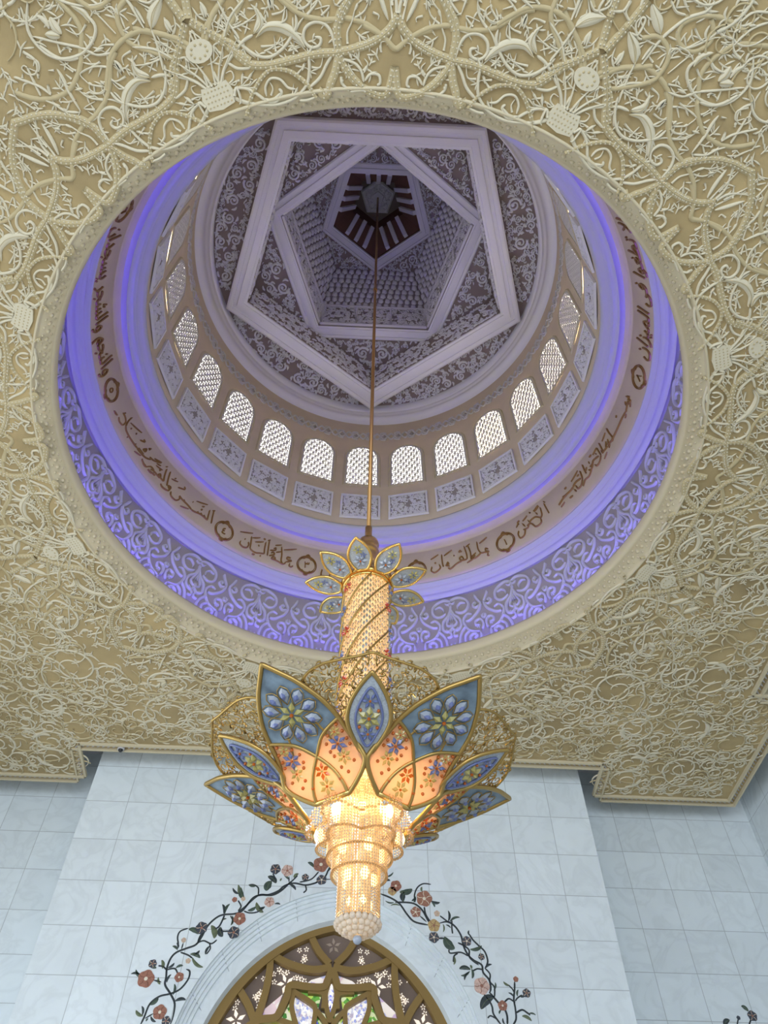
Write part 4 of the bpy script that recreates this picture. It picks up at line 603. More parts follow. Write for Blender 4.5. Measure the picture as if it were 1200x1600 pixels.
def star_reliefs():
    def xy(th, R): return P(th, R, 0)[:2]
    rng = random.Random(21)
    for (nm, zz, par, polyf, r, w) in (
        ('scroll_relief', 3.950, STAR, lambda k: [xy(A0 + 72 * k + t, pent_rad(A0 + 72 * k + t, .836, B1) + .004) for t in np.linspace(5, 67, 9)] + [xy(A0 + 72 * k + t, .834) for t in np.linspace(67, 5, 15)], .19, .072),
        ('scroll_relief', 4.135, None, lambda k: [xy(A0 + 72 * k, .690), xy(A0 + 72 * k + 33, pent_rad(A0 + 33, .70, B1) - .006), xy(A0 + 72 * k + 33, pent_rad(A0 + 33, .635, B2)), xy(A0 + 72 * k - 33, pent_rad(A0 - 33, .635, B2)), xy(A0 + 72 * k - 33, pent_rad(A0 - 33, .70, B1) - .006)], .25, .072),
        ('scroll_relief', 4.852, None, lambda k: [xy(B2 + 72 * k, .425), xy(B2 + 72 * k + 33, pent_rad(B2 + 33, .43, B2) - .003), xy(B2 + 72 * k + 33, pent_rad(B2 + 33, .366, B1)), xy(B2 + 72 * k - 33, pent_rad(B2 - 33, .366, B1)), xy(B2 + 72 * k - 33, pent_rad(B2 - 33, .43, B2) - .003)], .15, .052)):
        R = Relief()
        seed = rng.random()
        for k in range(5):
            po = polyf(k); th = A0 + 72 * k + (36 if zz != 4.135 else 0); a = math.radians(th)
            scroll_fill(R, po, r, w, .06, random.Random(seed), (CX, CY, math.sin(a), math.cos(a)), True, 2200)
        par = par or bpy.data.objects['ceiling_star_corners' if zz < 4.5 else 'ceiling_shaft_corners']
        structure(R.build(nm, M_STAR, xyz_at(zz), par))
    # bands of small carving on the vertical faces
    V, F = [], []
    def wallrel(name, par, rot, R0, z0, R1, z1, r, w, h, rows, frames=0):
        Vs = []; Fs = []; n = 0
        for k in range(5):
            R = Relief(); L = S * (R0 + R1) / 2 * math.sin(math.radians(36)) * .97; H = S * abs(z1 - z0)
            rr = random.Random(4); y = (z1 - z0)
            scroll_fill(R, [(-L, .04 * H), (L, .04 * H), (L, .96 * H), (-L, .96 * H)], r, w, h, rr, (0, H / 2, 0, 1), True, 1500)
            if frames:
                for j in range(frames + 1):
                    u = -L + 2 * L * j / frames; R.stroke([(u, .0), (u, H)], .07, .05, 'u', 0)
                for v in (.02 * H, .98 * H): R.stroke([(-L, v), (L, v)], .09, .06, 'u', 0)
            A = R.arr(); A[:, 1] /= H; Vs.append(wall_map(rot, R0, z0, R1, z1, k)(A)); Fs += [tuple(i + n for i in f) for f in R.F]; n += len(A)
        structure(mesh_obj(name, np.vstack(Vs), Fs, M_STAR, par))
    wallrel('recess_carving', bpy.data.objects['wall_star_recess'], B1, .708, 3.90, .708, 4.13, .17, .05, .035, 1)
    wallrel('shaft_panels', SH, B2, .535, 4.15, .531, 4.42, .15, .045, .04, 1, 3)
    # honeycomb corbels: stepped rows of small niches
    k = MB(); c36 = math.cos(math.radians(36))
    for side in range(5):
        am = math.radians(B2 + 72 * side + 36); er = (math.sin(am), math.cos(am)); et = (math.cos(am), -math.sin(am))
        for row in range(8):
            t = row / 7.0; R = .530 + (.440 - .530) * t; z = 4.46 + (4.83 - 4.46) * t; ap = S * R * c36; hl = S * R * math.sin(math.radians(36)); m = 15 - row // 2
            for j in range(m):
                u = -hl + 2 * hl * (j + (.5 if row % 2 else .25)) / m
                if abs(u) > hl * .98: continue
                k.ball((CX + er[0] * (ap + .03) + et[0] * u, CY + er[1] * (ap + .03) + et[1] * u, Z(z)), hl / m * 1.02, 6, (1, 1, 1.6))
    structure(k.build('honeycomb_corbels', M_STAR, SH))
    # lantern lattice bars: on each sloping face three white bars with two carved strips between them
    bars, lat = MB(), Relief(); Vs = []; Fs = []; n = 0
    for k_ in range(5):
        f = wall_map(B1, .285, 4.90, .170, 5.07, k_)
        for u in (-.34, 0, .34):
            q = [f(np.array([[u * (1 - .12 * v) + d * .065, v, hh]]))[0] for v in (.02, .95) for d in (-1, 1) for hh in (0, .09)]
            bars.add(q, [(0, 1, 3, 2), (4, 6, 7, 5), (0, 4, 5, 1), (2, 3, 7, 6), (1, 5, 7, 3), (0, 2, 6, 4)])
        R = Relief(); rr = random.Random(2)
        for u in (-.18, .18):
            for j in range(5): R.spiral(u, .12 + .17 * j, .09, j * 2.4, 1.1, 1 if j % 2 else -1, .03, .05)
        A = R.arr(); A[:, 1] = A[:, 1]; Vs.append(f(A)); Fs += [tuple(i + n for i in g) for g in R.F]; n += len(A)
    structure(bars.build('lantern_bars', M_STAR, LAN, smooth=False))
    R = Relief()
    for i in range(5):
        a = math.radians(B2 + 72 * i); scroll_fill(R, [P(B2 + 72 * i - 34, .05, 0)[:2], P(B2 + 72 * i - 30, .08, 0)[:2], P(B2 + 72 * i, .10, 0)[:2], P(B2 + 72 * i + 30, .08, 0)[:2], P(B2 + 72 * i + 34, .05, 0)[:2]], .09, .03, .03, random.Random(3), (CX, CY, math.sin(a), math.cos(a)), True, 300)
    structure(R.build('boss_relief', M_STAR, xyz_at(5.225), BOSS))
star_reliefs()
# ------------------------------------------------------------------ gilt lettering on the band
def band_map(th, z, h): 
    R = 1.054 + (1.014 - 1.054) * (z - 2.594) / (2.80 - 2.594) - h / S; return P(th, R, z)
def lettering(name_strokes, label):
    r = Relief(); kk = math.radians(1) * 1.02 * S
    for c in CAL[name_strokes]:
        q = np.array(c[1:], float).reshape(-1, 2); pts = np.c_[q[:, 0] / 100 * kk, q[:, 1] / 1e4 * S]
        r.stroke(pts, .036 * c[0], .025, 'v', 5)
    f = lambda A: np.array([band_map(a[0] / kk, a[1] / S, a[2] - .002) for a in A])
    return tag(r.build('gilt_inscription', M_BRON, f), label, 'inscription', 'gilt verses on the dome band')
lettering('q_a', 'short gilt Arabic verse right of the medallion marked one, second verse right of the rod')
lettering('q_b', 'gilt Arabic verse between the medallions marked two and one, just right of the chandelier')
lettering('y_a', 'gilt Arabic verse between the medallions marked four and three, just left of the chandelier')
lettering('s_a', 'long gilt Arabic verse curving up the left side from the medallion marked four')
lettering('b_a', 'long slanting gilt Arabic opening phrase at lower right of the band')
FORMS = {}
def shape_arabic(s):                          # joins letters into their contextual forms, laid right to left
    DUAL = {'ب': 0xFE8F, 'ت': 0xFE95, 'ث': 0xFE99, 'ج': 0xFE9D, 'ح': 0xFEA1, 'خ': 0xFEA5, 'س': 0xFEB1, 'ش': 0xFEB5, 'ص': 0xFEB9, 'ض': 0xFEBD, 'ط': 0xFEC1, 'ظ': 0xFEC5, 'ع': 0xFEC9, 'غ': 0xFECD, 'ف': 0xFED1, 'ق': 0xFED5, 'ك': 0xFED9, 'ل': 0xFEDD, 'م': 0xFEE1, 'ن': 0xFEE5, 'ه': 0xFEE9, 'ي': 0xFEF1}
    RIGHT = {'ا': 0xFE8D, 'أ': 0xFE83, 'د': 0xFEA9, 'ذ': 0xFEAB, 'ر': 0xFEAD, 'ز': 0xFEAF, 'و': 0xFEED}
    out = []; prev = False; i = 0
    while i < len(s):
        c = s[i]; nx = s[i + 1] if i + 1 < len(s) else ' '
        if c == 'ل' and nx == 'ا': out.append(chr(0xFEFC if prev else 0xFEFB)); prev = False; i += 2; continue
        if c in DUAL:
            j = nx in DUAL or nx in RIGHT; out.append(chr(DUAL[c] + (3 if prev and j else 2 if j else 1 if prev else 0))); prev = j
        elif c in RIGHT: out.append(chr(RIGHT[c] + (1 if prev else 0))); prev = False
        else: out.append(c); prev = False
        i += 1
    return ''.join(reversed(out))
def font_mesh(text):
    cu = bpy.data.curves.new('t', 'FONT'); cu.body = text; cu.extrude = 0.03; cu.resolution_u = 3; o = bpy.data.objects.new('t', cu); COL.objects.link(o)
    dg = bpy.context.evaluated_depsgraph_get(); me = bpy.data.meshes.new_from_object(o.evaluated_get(dg))
    V = np.array([v.co[:] for v in me.vertices]); F = [tuple(p.vertices) for p in me.polygons]
    bpy.data.objects.remove(o); bpy.data.curves.remove(cu); bpy.data.meshes.remove(me); return V, F
def font_verse(text, th_l, th_r, zc, hgt, label):
    V, F = font_mesh(shape_arabic(text)); x0, x1 = V[:, 0].min(), V[:, 0].max()
    W = []
    for x, y, z in V: W.append(band_map(th_l + (th_r - th_l) * (x - x0) / (x1 - x0), zc + hgt * (y - .25), max(0, z + .03) * .5))
    return tag(mesh_obj('gilt_inscription', W, F, M_BRON, smooth=False), label, 'inscription', 'gilt verses on the dome band')
font_verse('والنجم والشجر يسجدان', -118.5, -86.0, 2.69, .125, 'gilt Arabic verse at the far left of the band above the medallion marked five')
font_verse('الا تطغوا في الميزان', 97.0, 127.0, 2.69, .125, 'gilt Arabic verse at the far right of the band above the medallion marked eight')
def medallion(th, digit, label):
    r = Relief(); kk = math.radians(1) * 1.02 * S; u0, v0 = th * kk, S * 2.688
    for ra, w in ((.225, .026), (.195, .013)): r.stroke([(u0 + ra * 1.0 * math.cos(a), v0 + ra * 1.08 * math.sin(a)) for a in np.linspace(0, 2 * PI, 22, False)], w, .03, 'u', 2, 0, True)
    for s_ in (1, -1):
        r.stroke([(u0 - .06, v0 + s_ * .235), (u0, v0 + s_ * .30)], .05, .03, 'l', 4); r.stroke([(u0 + .06, v0 + s_ * .235), (u0, v0 + s_ * .30)], .05, .03, 'l', 4)
        r.stroke([(u0 - .10, v0 + s_ * .16), (u0, v0 + s_ * .235), (u0 + .10, v0 + s_ * .16)], .03, .03, 'v', 4)
    f = lambda A: np.array([band_map(a[0] / kk, a[1] / S, a[2] - .002) for a in A])
    t = tag(r.build('verse_medallion', M_BRON, f), label, 'medallion', 'numbered verse medallions')
    V, F = font_mesh(digit); V[:, 0] -= (V[:, 0].min() + V[:, 0].max()) / 2; V[:, 1] -= (V[:, 1].min() + V[:, 1].max()) / 2
    mesh_obj('numeral', [band_map(th + x * .24 / kk, 2.688 + y * .24 / S, max(0, z + .03) * .4) for x, y, z in V], F, M_BRON, t, False)
for th, d, l in ((38.6, '١', 'oval gilt medallion marked one in Arabic, right of the chandelier'), (14.4, '٢', 'oval gilt medallion marked two, partly behind the chandelier crown at right'), (-14.3, '٣', 'oval gilt medallion marked three, just left of the chandelier crown'),
                 (-37.2, '٤', 'oval gilt medallion marked four, lower left of the band'), (-82, '٥', 'oval gilt medallion marked five at the left side of the band'), (-122, '٦', 'oval gilt medallion marked six at the upper left edge of the dome opening'), (92.3, '٨', 'oval gilt medallion at the right side of the band')):
    medallion(th, d, l)
font_verse('خلق الانسان', -10.5, 10.5, 2.69, .135, 'gilt Arabic verse mostly hidden behind the chandelier crown')
# ------------------------------------------------------------------ chandelier
M_BLUE = mat('blue enamel mosaic', (0.22, 0.30, 0.38), 0.35, var=0.5, vscale=5, trans=0.18)
M_PALE = mat('pale blue mosaic', (0.50, 0.56, 0.62), 0.35, var=0.25, vscale=60, trans=0.25)
M_PEACH = mat('peach translucent enamel', (0.88, 0.69, 0.52), 0.4, var=0.08, vscale=30, trans=0.75)
M_GBLUE = mat('blue faceted glass', (0.16, 0.20, 0.42), 0.12, spec=0.8, trans=0.25)
M_GCLEAR = mat('clear faceted glass', (0.46, 0.51, 0.60), 0.12, spec=0.8, trans=0.3)
M_GYEL = mat('yellow faceted glass', (0.55, 0.49, 0.17), 0.12, spec=0.8, trans=0.35)
M_AMBER = mat('amber glass stud', (0.62, 0.16, 0.015), 0.15, spec=0.8, trans=0.35)
M_GRED = mat('red glass', (0.5, 0.05, 0.02), 0.15, spec=0.8)
def crystal_mat():
    m = bpy.data.materials.new('cut crystal beads'); m.use_nodes = True; nt = m.node_tree; N = nt.nodes; L = nt.links
    N.remove(N['Principled BSDF']); out = N['Material Output']
    tr = N.new('ShaderNodeBsdfTransparent'); tr.inputs[0].default_value = (1, .88, .68, 1)
    tl = N.new('ShaderNodeBsdfTranslucent'); tl.inputs[0].default_value = (1, .84, .60, 1)
    gl = N.new('ShaderNodeBsdfGlossy'); gl.inputs['Roughness'].default_value = .12
    a = N.new('ShaderNodeMixShader'); a.inputs[0].default_value = .62; L.new(tr.outputs[0], a.inputs[1]); L.new(tl.outputs[0], a.inputs[2])
    lw = N.new('ShaderNodeLayerWeight'); lw.inputs[0].default_value = .35
    b = N.new('ShaderNodeMixShader'); L.new(lw.outputs['Fresnel'], b.inputs[0]); L.new(a.outputs[0], b.inputs[1]); L.new(gl.outputs[0], b.inputs[2]); L.new(b.outputs[0], out.inputs['Surface'])
    return m
M_CRYS = crystal_mat()
def lamp_mat(name, strength):                # glowing lamp tube, brightness broken up like light through beads
    m = bpy.data.materials.new(name); m.use_nodes = True; nt = m.node_tree; N = nt.nodes; L = nt.links; b = N['Principled BSDF']
    tc = N.new('ShaderNodeTexCoord'); mp = N.new('ShaderNodeMapping'); mp.inputs['Scale'].default_value = (1, 1, .35); n = N.new('ShaderNodeTexVoronoi'); n.inputs['Scale'].default_value = 34
    L.new(tc.outputs['Object'], mp.inputs['Vector']); L.new(mp.outputs['Vector'], n.inputs['Vector'])
    r = N.new('ShaderNodeValToRGB'); r.color_ramp.elements[0].color = (1, .68, .31, 1); r.color_ramp.elements[1].color = (.46, .24, .085, 1); r.color_ramp.elements[1].position = .75
    L.new(n.outputs['Distance'], r.inputs['Fac']); L.new(r.outputs['Color'], b.inputs['Emission Color']); b.inputs['Emission Strength'].default_value = strength; b.inputs['Base Color'].default_value = (.5, .35, .2, 1)
    return m
M_BALL = mat('frosted crystal balls', (.92, .86, .76), .15, spec=.8, trans=.55)
M_TUBE = lamp_mat('glowing column lamp', 1.1)
M_BULB = mat('warm lamp bulb', (1, .8, .5), .5, emit=BULB, ecol=(1.0, .66, .28))
CH = tag(empty('chandelier', (CX, CY, 0)), 'gold lotus chandelier with blue and peach enamelled petals and glowing crystal tiers', 'chandelier')
HOLD = Matrix.Translation((-CX, -CY, 0))
CZ = lambda z: EYE + S * z
def cpart(mb, name, m, parent=CH, smooth=True): return mb.build(name, m, parent, smooth)
def lat(name, prof, m, parent=CH, n=40):
    V = []; F = []; k = len(prof)
    for i in range(n):
        a = 2 * PI * i / n
        for R, z in prof: V.append((S * R * math.sin(a), S * R * math.cos(a), CZ(z)))
    for i in range(n):
        j = (i + 1) % n
        for q in range(k - 1): F.append((i * k + q, j * k + q, j * k + q + 1, i * k + q + 1))
    return mesh_obj(name, V, F, m, parent)
# rod, cap and crown ring
k = MB(); k.tube([(0, 0, CZ(1.62)), (0, 0, CZ(5.224))], .032, 10); k.tube([(0, 0, CZ(1.62)), (0, 0, CZ(1.70))], .05, 12); k.tube([(0, 0, CZ(3.55)), (0, 0, CZ(3.58))], .046, 10)
cpart(k, 'rod', M_ROD)
lat('cap', [(.0001, 1.632), (.028, 1.632), (.030, 1.622), (.026, 1.615), (.027, 1.60), (.030, 1.592), (.026, 1.585), (.024, 1.55), (.030, 1.52), (.050, 1.49), (.060, 1.465)], M_GOLD)
k = MB(); k.tube([(S * .063 * math.sin(a), S * .063 * math.cos(a), CZ(1.452)) for a in np.linspace(0, 2 * PI, 40, False)], .030, 8, True); k.tube([(S * .060 * math.sin(a), S * .060 * math.cos(a), CZ(1.440)) for a in np.linspace(0, 2 * PI, 40, False)], .018, 8, True)
cpart(k, 'crown_ring', M_GOLD)
# glowing column
def col_r(z): return .0545 + .0040 * (z - .87) / .57 + (.004 * math.sin((z - .87) * 9) if z < 1.1 else 0)
tube = lat('column_lamp', [(col_r(z) - .0035, z) for z in np.linspace(.86, 1.445, 16)], M_TUBE)
k = MB(); rng = random.Random(2); nb = 54
for i in range(nb):
    a = 2 * PI * i / nb; z = .88 + .006 * (i % 2)
    while z < 1.44:
        R = col_r(z) * S; h = S * .0085
        c = Vector((R * math.sin(a), R * math.cos(a), CZ(z))); e = Vector((math.cos(a), -math.sin(a), 0)) * .017; o = Vector((math.sin(a), math.cos(a), 0)) * .014; u = Vector((0, 0, h))
        k.add([c - u, c + e, c + o, c - e, c + u], [(0, 1, 2), (0, 2, 3), (4, 2, 1), (4, 3, 2)]); z += .0185
tag(cpart(k, 'column_crystals', M_CRYS, smooth=False), kind='stuff')
for j in range(7):                            # spiral gold ribs
    pts = [(S * (col_r(z) + .003) * math.sin(a), S * (col_r(z) + .003) * math.cos(a), CZ(z)) for z, a in ((z, 2 * PI * j / 7 - (z - .87) * PI / .30) for z in np.linspace(.87, 1.44, 46))]
    k = MB(); k.tube(pts, .012, 6); cpart(k, 'spiral_rib', M_AGOLD)
fl = None
def flower_mesh(k, c, ex, ey, ez, r, n=6, ball=True, wd=.30, dep=.22, a0=0):
    for i in range(n):
        a = a0 + 2 * PI * i / n; d = ex * math.cos(a) + ey * math.sin(a); t = ey * math.cos(a) - ex * math.sin(a)
        p = [c + d * r * .14, c + d * r * .55 + t * r * wd, c + d * r, c + d * r * .55 - t * r * wd, c + d * r * .5 + ez * r * dep]
        k.add(p, [(0, 1, 4), (1, 2, 4), (2, 3, 4), (3, 0, 4)])
    if ball: k.ball(c + ez * r * .08, r * .15, 6, (1, 1, 1), 1)
for i, (z, off) in enumerate([(1.405, 0), (1.33, 1), (1.255, 0), (1.18, 1), (1.105, 0), (1.03, 1)]):
    for q, az in enumerate((55, -62, 130, -140)):
        a = math.radians(180 + az + (8 if off else -4)); zz = z + (.012 if q % 2 else 0); o = Vector((math.sin(a), math.cos(a), 0)); e = Vector((math.cos(a), -math.sin(a), 0))
        k = MB(); flower_mesh(k, o * S * (col_r(zz) + .005) + Vector((0, 0, CZ(zz))), e, Vector((0, 0, 1)), o, .085, 8, True, .14)
        cpart(k, 'column_flower', [M_GRED if (i + q) % 2 == 0 else M_GBLUE, M_GOLD], smooth=False)
# petals ---------------------------------------------------------------------------------------------
def petal_frame(Rs, zs, az):
    """maps (R, w) on a curved petal to local chandelier coordinates; h lifts off its outer (lower) face"""
    a = math.radians(180 - az); er = Vector((math.sin(a), math.cos(a), 0)); et = Vector((-math.cos(a), math.sin(a), 0))
    def prof(R):
        return float(np.interp(R, Rs, zs))
    def f(R, w, h=0.0):
        cup = .5 * w * w
        d = .004; sl = (prof(R + d) - prof(R - d)) / (2 * d); n = (er * sl - Vector((0, 0, 1))).normalized()
        return er * (S * R) + et * (S * w) + Vector((0, 0, CZ(prof(R) + cup))) + n * h
    return f, er, et
def fine(xs, ys, n=30):
    q = smooth_line(np.c_[xs, ys], 8); return q[:, 0], q[:, 1]
BR, BZ = fine([.086, .098, .112, .126, .150, .190, .234, .285, .336], [.789, .800, .814, .829, .851, .872, .889, .910, .932])
BO = [(.094, .037), (.105, .060), (.116, .079), (.125, .088), (.135, .087), (.150, .083), (.170, .079), (.190, .077), (.215, .073), (.240, .066), (.265, .054), (.290, .039), (.313, .020), (.336, .0)]
SR, SZ = fine([.110, .135, .170, .216, .255, .292], [.818, .832, .850, .870, .889, .910])
SO = [(.140, .0), (.152, .008), (.172, .022), (.195, .034), (.215, .039), (.238, .036), (.258, .027), (.277, .014), (.292, .0)]
def outline_fn(O):
    q = smooth_line(O, 6); return lambda R: float(np.interp(R, q[:, 0], q[:, 1])), q
bo, boq = outline_fn(BO); so, soq = outline_fn(SO)
def ribline(R0): return lambda w: R0 + .040 * (abs(w) / .111) ** 1.15 if True else 0
def plate_grid(f, rows, h=0.0, thick=.022):
    """rows: list of lists of (R, w), equal lengths; returns a thin closed shell"""
    k = MB(); m = len(rows[0]); n = len(rows)
    A = [f(R, w, h) for r in rows for R, w in r]; B = [f(R, w, h - thick) for r in rows for R, w in r]
    F = []
    for i in range(n - 1):
        for j in range(m - 1):
            a, b, c, d = i * m + j, i * m + j + 1, (i + 1) * m + j + 1, (i + 1) * m + j; F += [(a, b, c, d)]; F += [(d + n * m, c + n * m, b + n * m, a + n * m)]
    for i in range(n - 1):
        for j in (0, m - 1): a, b = i * m + j, (i + 1) * m + j; F.append((a, b, b + n * m, a + n * m))
    for j in range(m - 1):
        for i in (0, n - 1): a, b = i * m + j, i * m + j + 1; F.append((a, b, b + n * m, a + n * m))
    k.add(A + B, F); return k
XB = lambda w: .151 + .046 * (abs(w) / .076) ** .62
def gems(f, R, w, r, petals, mats, parent, name, n=6, wd=.28, a0=0.0):
    c = f(R, w, .012); ex = (f(R, w + .002, .012) - c).normalized(); ey = (f(R + .002, w, .012) - c).normalized(); ez = (f(R, w, .1) - f(R, w, 0)).normalized()
    k = MB(); flower_mesh(k, c, ex, ey, ez, r, n, True, wd, .25, a0); return cpart(k, name, mats, parent, False)
def stud(f, R, w, parent, r=.020):
    k = MB(); c = f(R, w, .012); k.ball(c, r, 8); return cpart(k, 'amber_stud', M_AMBER, parent)
def big_petal(az):
    f, er, et = petal_frame(BR, BZ, az)
    k = MB(); edge = [f(R, w, .0) for R, w in boq] + [f(R, -w, 0) for R, w in boq[::-1][1:]]
    k.tube(edge, .024, 8, True); fr = cpart(k, 'large_petal', M_AGOLD)
    # upper blue cell
    def cell(s, t, lo_, hi_):                 # settle (R, w) so that the cell's side follows the petal's outline
        w = .05 * s
        for _ in range(12): lo = lo_(w); R = lo + (hi_(w) - lo) * t; w = .5 * w + .5 * s * bo(R)
        return R, w
    rows = [[cell(s, t, XB, lambda w: .3345) for s in np.linspace(-1, 1, 21)] for t in np.linspace(0, 1, 22)]
    cpart(plate_grid(f, rows), 'blue_panel', M_BLUE, fr)
    # lower peach cells
    rows = [[cell(s, t, lambda w: .0955, XB) for s in np.linspace(-1, 1, 21)] for t in np.linspace(0, 1, 16)]
    cpart(plate_grid(f, rows), 'peach_panel', M_PEACH, fr)
    for sg in (-1, 1):                        # crossing ribs
        q = smooth_line([(.197, -.076), (.190, -.052), (.178, -.027), (.151, 0), (.128, .022), (.110, .032), (.096, .034)], 5)
        k = MB(); k.tube([f(R, w * sg, .006) for R, w in q], .018, 6); cpart(k, 'rib', M_AGOLD, fr)
    k = MB(); k.tube([f(.095, w, .004) for w in np.linspace(-.037, .037, 7)], .022, 8); cpart(k, 'base_bar', M_GOLD, fr)
    # rosette: yellow star and a ring of blue drops
    gems(f, .235, 0, .135, 6, [M_GYEL, M_AMBER], fr, 'star_flower', 6, .24)
    for i in range(10):
        a = 2 * PI * i / 10 + .2; c = f(.235 + .0385 * math.cos(a), .0385 * math.sin(a), .010)
        d = (c - f(.235, 0, .010)).normalized(); ez = (f(.235, 0, .1) - f(.235, 0, 0)).normalized(); t = d.cross(ez).normalized()
        k = MB(); p = [c - d * .078, c + t * .045 - d * .012, c + t * .042 + d * .032, c + d * .076, c - t * .042 + d * .032, c - t * .045 - d * .012]; g = c + ez * .035
        k.add(p + [g], [(i_, (i_ + 1) % 6, 6) for i_ in range(6)], 0)
        p2 = [g + (x - g) * .55 + ez * .016 for x in p]; k.add(p2 + [g + ez * .02], [(i_, (i_ + 1) % 6, 6) for i_ in range(6)], 1)
        cpart(k, 'drop_gem', [M_GCLEAR, M_GBLUE], fr, False)
        a2 = a + PI / 10
    k = MB()
    for i in range(10):
        a = 2 * PI * i / 10 + .2
        for da in (-.33, .33): k.tube([f(.235 + r_ * math.cos(a + da * e_), r_ * math.sin(a + da * e_), .012) for r_, e_ in ((.020, 0), (.027, .6), (.039, 1), (.050, .6), (.056, 0))], .005, 4)
    cpart(k, 'rosette_wire', M_AGOLD, fr)
    for R, w, r, ms in ((.178, .056, .062, M_GYEL), (.158, .051, .098, M_GBLUE), (.137, .052, .080, M_GYEL), (.178, -.056, .062, M_GYEL), (.158, -.051, .098, M_GBLUE), (.137, -.052, .080, M_GYEL), (.130, 0, .085, M_AMBER), (.111, 0, .090, M_GYEL)):
        gems(f, R, w, r, 6, [ms, M_AMBER if ms is not M_AMBER else M_GYEL], fr, 'gem_flower', 6, .24, .3)
    for R, w in ((.188, .066), (.174, .070), (.176, .040), (.160, .071), (.164, .030), (.150, .072), (.150, .030), (.142, .034), (.128, .068), (.126, .040), (.118, .050), (.114, .030)):
        for sg in (-1, 1): stud(f, R, w * sg, fr, .017)
    return fr
def slim_petal(az):
    f, er, et = petal_frame(SR, SZ, az)
    k = MB(); edge = [f(R, w, .0) for R, w in soq] + [f(R, -w, 0) for R, w in soq[::-1][1:-1]]
    k.tube(edge, .021, 8, True); fr = cpart(k, 'slim_petal', M_AGOLD)
    rows = [[(R, so(R) * s) for s in np.linspace(-1, 1, 13)] for R in np.linspace(.142, .290, 22)]
    cpart(plate_grid(f, rows), 'pale_panel', M_PALE, fr)
    k = MB(); q = [(.142 + .148 * t, 0) for t in (0, 1)]
    q = smooth_line([(.166, 0), (.185, .014), (.212, .024), (.240, .019), (.268, 0), (.240, -.019), (.212, -.024), (.185, -.014)], 5, True)
    k.tube([f(R, w, .012) for R, w in q], .012, 6, True); cpart(k, 'inner_rim', M_GBLUE, fr)
    gems(f, .216, 0, .115, 6, [M_GYEL, M_AMBER], fr, 'gem_flower', 6, .28, .5); gems(f, .246, 0, .085, 6, [M_GBLUE, M_AMBER], fr, 'gem_flower', 6, .2); gems(f, .188, 0, .085, 6, [M_GBLUE, M_AMBER], fr, 'gem_flower', 6, .2)
    for R, w in ((.230, .016), (.230, -.016), (.200, .016), (.200, -.016)): stud(f, R, w, fr, .016)
    return fr
FRR, FRZ = fine([.12, .16, .20, .25, .31], [.840, .862, .884, .908, .938])
FO = [(.130, .02), (.165, .070), (.200, .108), (.235, .125), (.262, .118), (.283, .092), (.296, .055), (.304, .025), (.312, .0)]
fo, foq = outline_fn(FO)
def filigree(az):
    f, er, et = petal_frame(FRR, FRZ, az); k = MB()
    k.tube([f(R, w) for R, w in foq] + [f(R, -w) for R, w in foq[::-1][1:]], .014, 6)
    rng = random.Random(9)
    C = []
    for _ in range(3500):
        R = rng.uniform(.15, .305); w = rng.uniform(0, .12); r = min(rng.uniform(.008, .0135), (fo(R) - abs(w)) * .9, (.312 - R) * .9)
        if r < .005 or w < r * .9: continue
        if any(math.hypot(R - c[0], w - c[1]) < (r + c[2]) * .98 for c in C): continue
        C.append((R, w, r, rng.uniform(0, 6.28), rng.choice((-1, 1))))
    for R, w, r, a, hd in C:
        for sg in (-1, 1):
            k.tube([f(R + r * (1 - .75 * t) * math.cos(a + hd * 7.5 * t), sg * (w + r * (1 - .75 * t) * math.sin(a + hd * 7.5 * t))) for t in np.linspace(0, 1, 12)], .0065, 4)
            for j in range(3):
                b = a + 2.1 * j; k.tube([f(R + r * q_ * math.cos(b + hd * e_), sg * (w + r * q_ * math.sin(b + hd * e_))) for q_, e_ in ((1, 0), (1.35, .4), (1.5, .9))], .010, 4, taper=lambda t: 1.3 - t)
    return cpart(k, 'filigree_petal', M_AGOLD)
AZ0 = 1.0
for i in range(5):
    filigree(AZ0 + 72 * i)
    big_petal(AZ0 + 36 + 72 * i)
    slim_petal(AZ0 + 72 * i)
# crown leaves
for i in range(9):
    az = -13 + 40.4 * i; f, er, et = petal_frame([.055, .10, .165], [1.443, 1.452, 1.462], az)
    LO = [(.066, .012), (.080, .022), (.100, .0285), (.120, .026), (.140, .016), (.158, .0)]; lo_, loq = outline_fn(LO)
    k = MB(); k.tube([f(R, w) for R, w in loq] + [f(R, -w) for R, w in loq[::-1][1:]], .018, 7, True); fr = cpart(k, 'crown_leaf', M_GOLD)
    cpart(plate_grid(f, [[(R, lo_(R) * s) for s in np.linspace(-1, 1, 9)] for R in np.linspace(.066, .157, 14)]), 'blue_panel', M_PALE if i % 2 else M_PALE, fr)
    gems(f, .092, 0, .10, 6, [M_GCLEAR, M_AMBER], fr, 'gem_flower', 6, .26); gems(f, .125, 0, .075, 6, [M_GYEL, M_GBLUE], fr, 'gem_flower', 6, .22); gems(f, .108, .010, .05, 5, [M_GBLUE, M_GBLUE], fr, 'gem_flower', 5, .26)
